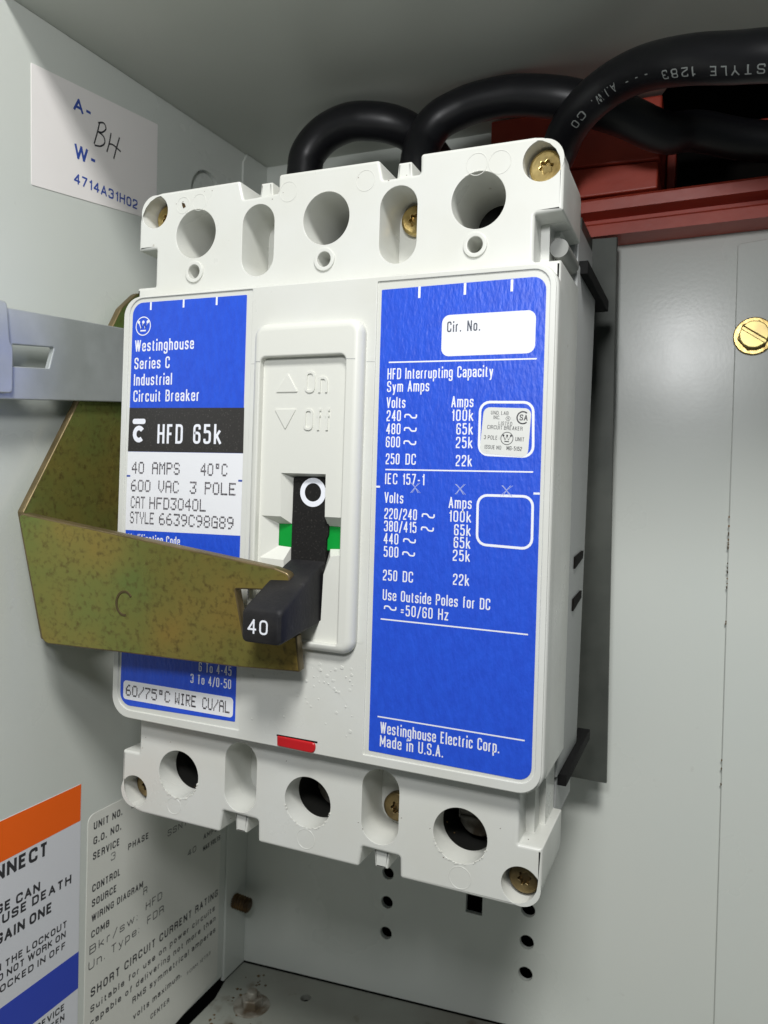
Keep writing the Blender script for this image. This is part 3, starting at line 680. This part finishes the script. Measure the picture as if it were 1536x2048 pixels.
# toggle handle
hd_ax = Vector((0, -18.0, -5.3))
mb = MB()
rings = []
def hring(y, xl, xr, zb, zt, r): return [(p[0], y, p[1]) for p in rect(xl, zb, xr, zt, r, 5)]
rings = [hring(-2.6, -4.3, 4.3, -22.8, -9.6, .5), hring(-6.0, -4.35, 4.3, -23.3, -10.9, .6), hring(-12, -4.4, 4.4, -24.0, -13.5, .9), hring(-19.0, -4.75, 4.7, -24.9, -17.2, 1.2),
         hring(-20.6, -4.7, 4.65, -25.2, -17.9, 1.3), hring(-21.3, -4.45, 4.4, -25.1, -18.3, 1.2), hring(-21.6, -3.9, 3.9, -24.7, -18.9, .9)]
N_ = len(rings[0]); vs = [p for r in rings for p in r]
fs = [(k * N_ + i, k * N_ + (i + 1) % N_, (k + 1) * N_ + (i + 1) % N_, (k + 1) * N_ + i) for k in range(len(rings) - 1) for i in range(N_)]
fs.append([(len(rings) - 1) * N_ + i for i in range(N_)]); fs.append(list(range(N_)))
mb.add(vs, fs); hnd = build('toggle_handle', mb, M['handle'], brk, angle=38)
mb = MB(); letters(mb, '40', lambda u, v, d: Vector((u, -21.64 + d, v)), 2.9, .62, .13, .18, u0=-3.1, v0=-23.3, width=4.7); build('rating_numerals', mb, M['ink_w'], hnd, fix=False)

# base behind the cover
mb = MB(); box(mb, -51.2, 51.2, 22.3, 50, -57.5, 57.5, b=.5); 
build('base', mb, M['plastic2'], brk)
mb = MB(); box(mb, -47, 47, 50.05, 78.9, -57, 57, b=.5); build('rear_base', mb, M['black'], brk)
for z0, z1 in ((-74, -58), (58, 70)):
    mb = MB(); box(mb, -50.5, 50.5, 21.6, 23.5, z0, z1); 
    for x in (-51, -17.5, 17.5, 50.0): box(mb, x - .6, x + .9, 23.52, 44, z0 + (6 if z0 < 0 else 0), z1 - (4 if z0 > 0 else 0))
    build('terminal_barrier', mb, M['plastic2'], brk)
for z0, z1 in ((55.6, 58.6), (-60.0, -57.2)):
    mb = MB(); box(mb, 49.5, 52.9, 25.0, 62.5, z0, z1, b=.2); build('fibre_strip', mb, M['black'], brk)
for z in (-9.5, -19.5):
    mb = MB(); slab(mb, [(33.0, z - 1.6), (45, z + .2), (45, z + 2.0), (33.0, z + 1.2)], (), -.4, 0, fr=frame((51.22, 0, 0), (0, 1, 0), (0, 0, 1), (-1, 0, 0))); build('side_vent_shade', mb, M['void'], brk)  # black slabs stand in for the shaded insides of the side notches

# ---- left label
LY = -4.08
fnL = lambda u, v, d: Vector((u, LY - .03 + d, v))
mb = MB(); slab(mb, rp([(-49.9, -48.6, 3.0), (-16.9, -47.9, .2), (-17.3, 48.5, .2), (-49.7, 48.6, 3.0)], .2, 6), (), LY, -4.0)
labL = build('rating_label', mb, M['blue'], brk, tp=True)
mb = MB(); slab(mb, [(-50.75 + .85, 13.1), (-16.95, 13.1), (-17.05, 23.3), (-49.8, 23.6)], (), LY - .012, LY + .001); build('black_band', mb, M['black_lab'], labL, tp=True)
mb = MB(); slab(mb, [(-49.95, -5.9), (-17.0, -5.5), (-16.95, 13.06), (-49.9, 13.06)], (), LY - .012, LY + .001)
build('white_panel', mb, M['white_lab'], labL, tp=True)
mb = MB(); slab(mb, rect(-49.0, -47.1, -17.5, -42.5, .9, 4), (), LY - .012, LY + .001); build('white_panel', mb, M['white_lab'], labL, tp=True)
mb = MB()
for txt, z, w in (('Westinghouse', 37.1, 17.4), ('Series C', 32.9, 10.6), ('Industrial', 29.0, 11.4), ('Circuit Breaker', 25.1, 19.4)):
    letters(mb, txt, fnL, 2.75, .40, .13, .10, .30, u0=-48.75, v0=z - .1, width=w, m=M['ink_w'])
emblem(mb, -46.4, 43.0, 2.15, fnL, M['ink_w'])
letters(mb, 'HFD', fnL, 4.55, .40, .135, .10, u0=-41.2, v0=15.1, width=7.5, m=M['ink_w']); letters(mb, '65k', fnL, 4.55, .40, .135, .10, u0=-30.9, v0=15.1, width=8.0, m=M['ink_w'])
# the C mark with a bar over it
line(mb, [(-46.7 + 1.28 * math.cos(math.radians(a)), 17.3 + 1.45 * math.sin(math.radians(a))) for a in range(38, 323, 12)], 1.1, fnL, m=M['ink_w'])
mb.add([fnL(p[0], p[1], 0) for p in rect(-48.7, 19.7, -44.8, 20.95, .55, 4)], [list(range(20))], M['ink_w'])
for x in (-44.3, -34.7, -25.4): line(mb, [(x, 48.55), (x, 46.7)], .5, fnL, m=M['ink_w'])
letters(mb, 'Modification Code', fnL, 2.1, .40, .13, .10, .30, u0=-49.0, v0=-8.8, width=15.4, m=M['ink_w'])
letters(mb, '6 To 4-45', fnL, 2.2, .40, .12, .11, .34, u0=-18.2, v0=-37.6, width=9.0, align='r', m=M['ink_w'])
letters(mb, '3 To 4/0-50', fnL, 2.2, .40, .12, .11, .34, u0=-18.2, v0=-40.6, width=11.2, align='r', m=M['ink_w'])
build('white_lettering', mb, None, labL, tp=True, fix=False)
mb = MB(); d_ = -.012
for txt, u, z, w in (('40', -48.5, 8.0, 3.7), ('AMPS', -42.4, 8.0, 8.1), ('40*C', -28.4, 8.0, 7.4), ('600', -48.6, 3.7, 5.9), ('VAC', -40.4, 3.7, 6.0), ('3', -31.3, 3.7, 1.9), ('POLE', -27.1, 3.7, 8.5),
                  ('CAT', -48.5, -.3, 4.3), ('HFD3040L', -42.9, -.3, 16.3), ('STYLE', -48.6, -4.0, 7.2), ('6639C98G89', -39.9, -4.0, 21.0)):
    dots(mb, txt, fnL, u, z, 2.45, w, d=d_ * 1.5)
dots(mb, '60/75*C', fnL, -48.2, -46.0, 2.35, 13.2, d=d_ * 1.5, fat=1.1); dots(mb, 'WIRE CU/AL', fnL, -33.6, -46.0, 2.35, 15.2, d=d_ * 1.5, fat=1.2)
build('printed_lettering', mb, M['ink_dot'], labL, tp=True, fix=False)
for x0, x1, z in ((-50.0, -48.9, 7.2), (-18.0, -16.95, 6.9)):
    mb = MB(); line(mb, [(x0, z), (x1, z)], .42, fnL, d=d_ * 1.5); build('register_mark', mb, M['ink_blue'], labL, tp=True, fix=False)

# ---- right label
mb = MB(); slab(mb, rp([(16.2, -48.9, .2), (50.3, -49.3, 2.6), (50.2, 47.6, 2.6), (15.9, 47.3, .2)], .2, 6), (), LY, -4.0)
labR = build('interrupting_label', mb, M['blue'], brk, tp=True)
mb = MB(); slab(mb, rp([(29.4, 33.1), (48.4, 33.1), (48.4, 41.3), (29.4, 41.3)], 1.6, 5), (), LY - .012, LY + .001); build('circuit_number_field', mb, M['white_lab'], labR, tp=True)
mb = MB(); I = M['ink_w']
for x in (24.3, 34.0, 43.5): line(mb, [(x, 47.4), (x, 45.1)], .5, fnL, m=I)
for z0, z1 in ((32.3, 32.0), (10.2, 10.4), (-20.9, -20.9), (-41.4, -41.5)): line(mb, [(18.0, z0), (48.8, z1)], .28, fnL, m=I)
line(mb, [(15.95, 6.6), (16.9, 6.6)], .4, fnL, m=I); line(mb, [(49.0, 6.3), (50.2, 6.3)], .4, fnL, m=I)
def rt(txt, u, z, w, h=2.25, al='l'): letters(mb, txt, fnL, h, .40, .115, .11, .32, u0=u, v0=z, width=w, align=al, m=I)
rt('HFD Interrupting Capacity', 17.8, 28.8, 22.5); rt('Sym Amps', 17.8, 26.2, 9.3)
rt('Volts', 17.8, 22.9, 4.2); rt('Amps', 31.9, 22.9, 4.6)
for v_, z in (('240', 20.2), ('480', 17.5), ('600', 14.8)): rt(v_, 17.9, z, 3.2); letters(mb, '~', fnL, 2.3, .62, .13, u0=21.8, v0=z - .05, width=2.9, m=I)
for v_, z, w in (('100k', 20.2, 4.6), ('65k', 17.5, 3.5), ('25k', 14.8, 3.5), ('22k', 11.2, 3.4)): rt(v_, 36.6, z, w, al='r')
rt('250', 18.0, 11.3, 3.1); rt('DC', 22.4, 11.3, 2.3)
rt('IEC 157-1', 18.0, 7.2, 8.7)
rt('Volts', 18.0, 3.3, 4.2); rt('Amps', 32.0, 2.8, 4.8)
rt('220/240', 18.1, 0.0, 7.2); letters(mb, '~', fnL, 2.3, .62, .13, u0=26.3, v0=0, width=2.9, m=I)
rt('380/415', 18.1, -2.6, 7.2); letters(mb, '~', fnL, 2.3, .62, .13, u0=26.2, v0=-2.7, width=2.9, m=I)
rt('440', 18.1, -5.2, 3.3); letters(mb, '~', fnL, 2.3, .62, .13, u0=22.4, v0=-5.3, width=2.9, m=I)
rt('500', 18.2, -7.9, 3.3); letters(mb, '~', fnL, 2.3, .62, .13, u0=22.3, v0=-8.0, width=2.9, m=I)
for v_, z, w in (('100k', 0.1, 4.7), ('65k', -2.6, 3.5), ('65k', -5.1, 3.5), ('25k', -7.7, 3.6), ('22k', -12.5, 3.4)): rt(v_, 36.8, z, w, al='r')
rt('250', 18.2, -12.8, 3.2); rt('DC', 22.6, -12.8, 2.3)
rt('Use Outside Poles for DC', 18.3, -16.9, 22.9)
letters(mb, '~', fnL, 2.3, .62, .13, u0=18.6, v0=-19.5, width=2.9, m=I); rt('=50/60 Hz', 22.3, -19.8, 10.4)
rt('Westinghouse Electric Corp.', 18.7, -44.8, 25.2, 2.4); rt('Made in U.S.A.', 18.7, -47.6, 13.8, 2.4)
line(mb, rp([(37.9, 13.6), (48.7, 13.3), (48.4, 23.7), (37.9, 23.9)], 1.9, 5), .5, fnL, True, I)
line(mb, rp([(38.1, -4.1), (49.0, -4.4), (48.9, 5.7), (38.0, 5.6)], 1.9, 5), .5, fnL, True, I)
build('white_lettering', mb, None, labR, tp=True, fix=False)
mb = MB(); letters(mb, 'Cir. No.', fnL, 2.1, .42, .125, .13, .42, u0=30.5, v0=37.9, width=6.9, d=-.018); build('grey_lettering', mb, M['ink_grey'], labR, tp=True, fix=False)
mb = MB()
for x in (24.7, 34.3, 43.7):
    for s in (-1, 1):
        for k in range(3):
            o1 = random.uniform(-.12, .12); l = random.uniform(.6, 1.25)
            line(mb, [(x - l * s + o1, 6.6 + 1.05), (x + random.uniform(-.1, .1), 6.6 + .1), (x + l * s + o1, 6.6 - 1.0)], .09, fnL, d=-.006 * (k + 1) - .003 * s)
build('scratched_cross', mb, M['silver_scr'], labR, tp=True, fix=False)
# inspection seal stuck on the label, a little askew
mb = MB(); a_ = math.radians(-3.0); cs, sn = math.cos(a_), math.sin(a_)
def sfn(u, v, d): return Vector((43.15 + u * cs - v * sn, LY - .06 + d, 18.15 + u * sn + v * cs))
SF = frame((43.15, LY - .05, 18.15), (cs, 0, sn), (-sn, 0, cs), (0, 1, 0))
slab(mb, rp([(-4.9, -4.55), (4.75, -4.75), (4.75, 4.65), (-4.7, 4.5)], 1.3, 6), (), 0, .045, fr=SF); seal = build('inspection_seal', mb, M['seal'], labR, tp=True)
mb = MB()
letters(mb, 'UND. LAB', sfn, .72, .62, .12, .2, .35, u0=-3.2, v0=3.15, width=3.5); letters(mb, 'INC.', sfn, .72, .6, .12, .2, u0=-2.6, v0=2.25, width=1.3)
line(mb, circ(.3, 2.5, .42, 18), .08, sfn, True); letters(mb, 'R', sfn, .45, .6, .16, u0=.17, v0=2.28)
letters(mb, 'LISTED', sfn, .72, .6, .12, .2, u0=-1.5, v0=1.15, width=2.7); letters(mb, 'CIRCUIT BREAKER', sfn, .76, .62, .12, .2, .35, u0=-3.7, v0=.3, width=7.0)
letters(mb, '3 POLE', sfn, .8, .62, .12, .2, .4, u0=-4.2, v0=-1.75, width=2.7); letters(mb, 'UNIT', sfn, .8, .62, .12, .2, u0=2.1, v0=-1.75, width=1.7)
emblem(mb, .4, -1.35, 1.2, sfn)
letters(mb, 'ISSUE NO', sfn, .76, .62, .12, .2, .35, u0=-3.9, v0=-3.6, width=3.3); letters(mb, 'MG-5152', sfn, .8, .62, .14, .2, .35, u0=.5, v0=-3.6, width=3.0)
line(mb, [(3.2 + 1.15 * math.cos(math.radians(q)), 2.8 + 1.15 * math.sin(math.radians(q))) for q in range(50, 315, 12)], .26, sfn)
letters(mb, 'SA', sfn, 1.15, .62, .16, .12, u0=2.55, v0=2.25, width=1.6)
build('seal_lettering', mb, M['ink_k'], labR, tp=True, fix=False)

# =================================================================== power cables
def cable(label, pts, r=5.2, printing=None):
    t = thing('power_cable', label, 'cable', pts[0], 'black power cables looping out of the breaker top')
    path = spline(pts); mb = MB(); tube(mb, path, r, 32)
    build('jacket', mb, M['cable'], t, angle=60)
    return t, path
cable('left black cable, the smallest visible loop, nearest the left wall', [(-34.4, 49, 40), (-34.4, 49.5, 70), (-34.3, 50, 92), (-34.2, 50, 98.8), (-33.2, 50, 104), (-28.4, 50, 108.7), (-21.5, 50, 111.0), (-15.4, 50.5, 111.1), (-7.7, 53, 110), (-2.5, 58, 108), (1, 68, 104), (2, 80, 100), (2, 97, 98)])
cable('middle black cable looping behind the cable with white printing', [(0.6, 49, 40), (0.9, 49.5, 70), (1.2, 50.5, 90), (1.4, 51, 97), (1.8, 53, 103.4), (5.2, 54, 109.1), (11.2, 54.5, 111.9), (17.6, 54.5, 113.1), (27.2, 54.5, 113.1), (39.4, 54.5, 110.4), (47, 56.5, 108.2), (55.2, 60, 105.8), (64.5, 68, 103.6), (73.0, 74, 105.3), (90.4, 80, 102.6), (130, 84, 99)])
t, path = cable('front right black cable with white printing along its underside', [(27, 64, 50), (29.5, 64, 75), (33.8, 63, 91), (38.4, 60, 99.0), (41.6, 55, 102.2), (47.3, 48, 104.4), (54.5, 43, 106.1), (62.4, 36, 104.6), (71.5, 28, 100.5), (80.6, 24, 97.2), (92, 21, 94.0), (120, 18, 86)], 4.95)
# printing on the tube: text runs back along the cable towards the breaker
rp_ = list(reversed(path)); cum = [0]
for i in range(1, len(rp_)): cum.append(cum[-1] + (rp_[i] - rp_[i - 1]).length)
def on_cable(u, v, d, phi0=0.26, r=5.02):
    for i in range(1, len(cum)):
        if cum[i] >= u: break
    f = (u - cum[i - 1]) / (cum[i] - cum[i - 1]); p = rp_[i - 1].lerp(rp_[i], f); T = (rp_[min(i + 1, len(rp_) - 1)] - rp_[max(i - 2, 0)]).normalized()
    F = (Vector((80, -150, 6)) - p); F = (F - T * F.dot(T)).normalized(); Nn = F.cross(T)
    if Nn.z > 0 and abs(Nn.z) > .3: Nn = -Nn
    if Nn.dot(Vector((0.5, 0, -1))) < 0: Nn = -Nn
    a = phi0 + v / r
    return p + (F * math.cos(a) + Nn * math.sin(a)) * (r - d)
ua = None
for i, p in enumerate(rp_):
    if p.x < 89.5: ua = cum[i]; break
mb = MB()
letters(mb, 'STYLE 1283', on_cable, 2.0, .75, .13, .38, .9, u0=ua + 1.5, v0=0, width=21, sub=.12)
near = lambda u, v, d: on_cable(u, v, d, 0.02)
letters(mb, '- - -', lambda u, v, d: on_cable(u, v, d, 0.14), 1.75, .75, .13, .3, .6, u0=ua + 26.5, v0=0, width=8.5)
letters(mb, 'A.I.W. CO', near, 2.0, .75, .13, .38, .9, u0=ua + 38.5, v0=0, width=17, sub=.12)
build('printed_lettering', mb, M['cable_ink'], t, fix=False)

# =================================================================== operating lever (chromated steel fork)
lev = thing('operating_lever', 'olive-yellow chromated steel lever whose fork grips the black handle', 'lever', (-69, -11, -34))
U_ = Vector((0.98266131, 0.09746837, -0.15772338)); V_ = Vector((0.16568717, -0.07983644, 0.98294145)); N_v = Vector((-0.08321363, 0.99203128, 0.09460144))
FF = frame((-69.0, -18.854, -2.309), U_, V_, N_v)
mb = MB()
fork = rp([(0, 0, 1.2), (10.2, -29.8, 2.2), (31.8, -26.3, 0), (61.7, -21.7, 0), (76.0, -18.9, .3), (74.1, -11.4, .3), (62.0, -14.4, .4), (58.7, -4.8, .3), (70.3, -2.4, 1.2), (71.2, 1.2, 1.5), (67.0, 1.8, 1.0)], .5, 6)
slab(mb, fork, (), 0, 2.5, .35, 3, fr=FF, bfil=.3, m=M['olive'], edge=M['bronze'])
fk = build('fork_plate', mb, None, lev)
mb = MB(); cx, cz = 31.4, -14.6
arc = [(cx + 2.1 * math.cos(math.radians(a)) + .2, cz + 2.75 * math.sin(math.radians(a))) for a in range(42, 300, 10)]
L, R = ribbon([Vector(p) for p in arc], .62, False)
slab(mb, [tuple(p) for p in L] + [tuple(p) for p in reversed(R)], (), -.16, .02, .14, 2, fr=FF)
build('stamped_letter', mb, M['stamp'], fk)
mb = MB()
arm = rp([(-17.8, -2.2, 1.0), (-2.0, 24.7, 0), (7.0, 40.5, 2), (9.0, 45.5, 2), (13.0, 52.5, 3), (19.0, 58.0, 5), (30, 61, 8), (46, 58, 10), (52, 40, 10), (48, -20, 6), (22, -34, 4), (-10.0, -34.0, 1.0)], 1, 6)
slab(mb, arm, (), 0, 2.0, .3, 3, fr=frame((-68.4, 0, 0), (0, 1, 0), (0, 0, 1), (-1, 0, 0)), bfil=.3, m=M['olive'], edge=M['bronze'])
build('side_arm', mb, None, lev)

# =================================================================== galvanised latch bar
bar = thing('latch_bar', 'flat galvanised steel bar with a square slot running along the left wall', 'bar', (-63, -27, 23))
BF = frame((-66.6, 0, 0), (0, 1, 0), (0, 0, 1), (-1, 0, 0))
mb = MB()
slab(mb, [(-80, 17.9), (61, 32.0), (61, 50.8), (-80, 39.5)], [rp([(-23.9, 31.0), (-12.7, 32.2), (-11.2, 37.5), (-23.2, 36.0)], .3, 3)], 0, 1.5, .25, 2, fr=BF, bfil=.2)
build('bar_strip', mb, M['zinc'], bar)
mb = MB()
slab(mb, rp([(-80, 19.6), (-23.9, 24.8, 1.0), (-24.0, 35.0, .3), (-24.9, 36.2, .3), (-25.9, 45.0, 1.0), (-80, 40.6)], .2, 4), (), -1.2, -.02, .35, 3, fr=BF)
build('end_plate', mb, M['zinc'], bar)
mb = MB(); box(mb, -72.9, -68.15, 54, 60, 38, 46); build('spacer', mb, M['zinc'], bar)

# =================================================================== wall stickers
def wfn(off): return lambda u, v, d: Vector((WX + off - d, u, v))
t = tag(thing('wiring_sticker', 'x', 'x', (WX, 9, 93)), 'white rectangular sticker with blue print and handwritten letters on the upper left wall', 'sticker')
mb = MB(); slab(mb, rp([(-13.3, 76.2), (31.4, 82.5), (31.1, 110.2), (-14.1, 104.6)], .3, 3), (), -.12, -.01, fr=LW); build('paper', mb, M['sticker'], t)
mb = MB()
dz = lambda u: (u + 14) * 0.0   # text follows the wall, level
def tilt(u, v, d): return Vector((WX + .16 - d, u, v + (u - 0) * .055))
letters(mb, 'A-', tilt, 3.3, .95, .2, .18, u0=-.9, v0=99.8, width=6.2); letters(mb, 'W-', tilt, 3.6, .80, .2, .18, u0=-.3, v0=88.0, width=7.6)
letters(mb, '4714A31H02', tilt, 2.6, .72, .17, .16, u0=-.2, v0=81.6, width=23.6)
build('blue_lettering', mb, M['ink_blue'], t, fix=False)
mb = MB(); hw_ = wfn(.17)
for st in ([(8.2, 100.6), (7.4, 97.5), (6.4, 94.2)], [(7.6, 100.2), (9.6, 101.0), (10.5, 99.9), (9.2, 98.4), (7.8, 97.9), (9.6, 97.6), (10.2, 96.1), (8.8, 94.6), (6.6, 93.9)], [(12.4, 99.6), (11.8, 96.6), (11.0, 94.0)], [(15.6, 99.8), (14.4, 96.0), (13.6, 93.2)], [(11.6, 96.4), (13.4, 96.8), (16.2, 96.2)]):
    pth = spline([(a, b, 0) for a, b in st], 6); line(mb, [(p.x, p.y) for p in pth], .42, hw_, d=.006 * random.random())
build('handwriting', mb, M['ink_k'], t, fix=False)

t = tag(thing('warning_label', 'x', 'x', (WX, -20, -120)), 'white warning label with orange and blue bands at the lower left', 'label')
mb = MB(); slab(mb, rp([(-62, -175), (8.0, -175), (7.1, -76.3), (-62, -76.9)], .4, 3), (), -.12, -.01, fr=LW); build('label_sheet', mb, M['lab_bg'], t)
mb = MB(); slab(mb, [(-61.9, -87.2), (7.05, -86.4), (7.05, -76.35), (-61.9, -76.95)], (), -.14, -.121, fr=LW); build('orange_band', mb, M['orange'], t)
mb = MB(); slab(mb, [(-61.9, -134.0), (7.6, -133.0), (7.5, -122.7), (-61.9, -123.6)], (), -.14, -.121, fr=LW); build('blue_stripe', mb, M['blue2'], t)
mb = MB(); f = wfn(.16)
def wt(s, ur, z, h, w, sw=.17): letters(mb, s, f, h, .78, sw, .17, .34, u0=ur, v0=z, width=w, align='r')
wt('DISCONNECT', -4.0, -90.9, 3.6, 30.5, .22); wt('VOLTAGE CAN', -6.2, -99.3, 2.4, 26, .22); wt('CAUSE DEATH', 4.3, -102.2, 2.35, 27.5, .22); wt('AGAIN ONE', -2.1, -106.8, 2.7, 20.0, .22)
wt('THEN THE LOCKOUT', 3.1, -113.5, 1.8, 28, .2); wt('DO NOT WORK ON', 2.7, -116.1, 1.8, 23, .2); wt('LOCKED IN OFF', 2.8, -119.1, 1.8, 22.5, .2)
wt('DEVICE', 2.9, -136.0, 1.8, 9.5, .2); wt('BETWEEN', 2.9, -138.8, 1.8, 12, .2)
build('black_lettering', mb, M['ink_k'], t, fix=False)

t = tag(thing('data_label', 'x', 'x', (WX, 40, -125)), 'pale grey-green film label with black typed data beneath the breaker on the left wall', 'label')
mb = MB(); slab(mb, rp([(10.2, -175), (73.4, -168), (73.0, -86.2), (9.9, -86.4, 2.2)], .3, 5), (), -.14, -.01, fr=LW); build('film', mb, M['data_bg'], t)
mb = MB(); f = wfn(.18)
def dt(s, u, z, h=1.9, w=None, sw=.175): letters(mb, s, f, h, .62, sw, .2, .42, u0=u, v0=z, width=w)
dt('UNIT NO.', 12, -91.0, 2.1, 11.2); dt('DS', 27, -90.6, 2.0, 4.5, .09); dt('G.O. NO.', 12, -95.2, 2.1, 10.9); dt('SERVICE', 12, -99.5, 2.1, 10.4)
dt('PHASE', 26, -102.7, 1.9, 9.0); dt('3', 19, -102.8, 2.2, 1.8, .09); dt('3', 43, -93.5, 2, 1.8, .09); dt('IND', 48, -99.0, 2, 7, .11); dt('SSNTM651', 44, -106.0, 2, 20, .11)
dt('40', 54.5, -117.0, 2, 4.6, .11); dt('AMPS', 63, -114.8, 1.7, 7.8); dt('MAX VOLTS', 63, -118.8, 1.7, 9.8)
dt('CONTROL', 12, -108.6, 2.1, 11.0); dt('SOURCE', 12, -112.8, 2.1, 9.6); dt('WIRING DIAGRAM', 12, -117.0, 2.0, 21.0); dt('R', 33.2, -119.6, 2.2, 1.8, .11); dt('COMB', 12, -121.6, 2.0, 7.0)
dt('Bkr/sw:', 11.4, -126.0, 2.4, 19.5, .11); dt('HFD', 34.5, -124.9, 2.4, 7.6, .11); dt('Un. Type:', 11.2, -130.4, 2.4, 20.6, .11); dt('FDR', 35.3, -129.7, 2.4, 7.8, .11)
dt('SHORT CIRCUIT CURRENT RATING', 12.3, -138.6, 2.5, 60.0)
dt('Suitable for use on power circuits', 12.3, -143.0, 1.9, 58.5); dt('capable of delivering not more than', 12.4, -146.9, 1.9, 59); dt('RMS symmetrical amperes', 29.5, -151.0, 1.9, 42); dt('volts maximum.', 30, -156.3, 1.9, 23)
dt('FORM 12755', 56, -157.6, 1.1, 13, .13); dt('CENTER', 38, -161.2, 1.6, 9)
build('black_lettering', mb, M['ink_k'], t, fix=False)

# =================================================================== small hardware low down
t = thing('threaded_stud', 'rusty brown threaded stud sticking out of the lower left wall', 'stud', (-73, 83, -145))
mb = MB(); prof = []
for k in range(13): prof.append((2.25 if k % 2 else 2.65, k * .55))
prof = [(0.01, 0)] + prof + [(2.3, 7.0), (1.6, 7.4), (.01, 7.4)]
lathe(mb, prof, (-73.2, 82.6, -145.2), (1, -.04, -.05), 24); build('thread', mb, M['rust'], t, angle=15)
t = thing('floor_nut', 'dirty grey nut and screw end on the floor by the left wall', 'nut', (-56, 70, -171))
mb = MB(); zf = -172.2 + 17 * .067
FL = frame((-55.5, 69.0, zf), (1, 0, 0), (0, 1, 0), (0, 0, -1))
slab(mb, circ(0, 0, 6.2, 30), (), -.7, -.02, .3, 2, fr=FL); build('washer', mb, M['dirty'], t)
mb = MB(); slab(mb, circ(0, 0, 3.7, 6, .3), (), -3.6, -.72, .5, 3, fr=FL); build('hex_nut', mb, M['dirty'], t)
mb = MB(); slab(mb, circ(0, 0, 1.9, 20), (), -5.6, -3.62, .5, 3, fr=FL); build('screw_end', mb, M['dirty'], t)
mb = MB()
for k in range(34):
    x = -67 + abs(random.gauss(0, 6)); y = random.uniform(48, 86); s = random.uniform(.12, .55); zf2 = -172.2 + (x + 73) * .067
    slab(mb, [(x - s, y - s * .5), (x + s * .7, y - s), (x + s, y + s * .6), (x - s * .4, y + s)], (), -s * .5, -.01, s * .15, 1, fr=frame((0, 0, zf2), (1, 0, 0), (0, 1, 0), (0, 0, -1)))
build('floor_grit', mb, M['rust'], None, kind='stuff')
bpy.data.objects['floor_grit']['label'] = 'dark grit and flakes of dirt gathered along the floor corner'
bpy.data.objects['floor_grit']['category'] = 'dirt'
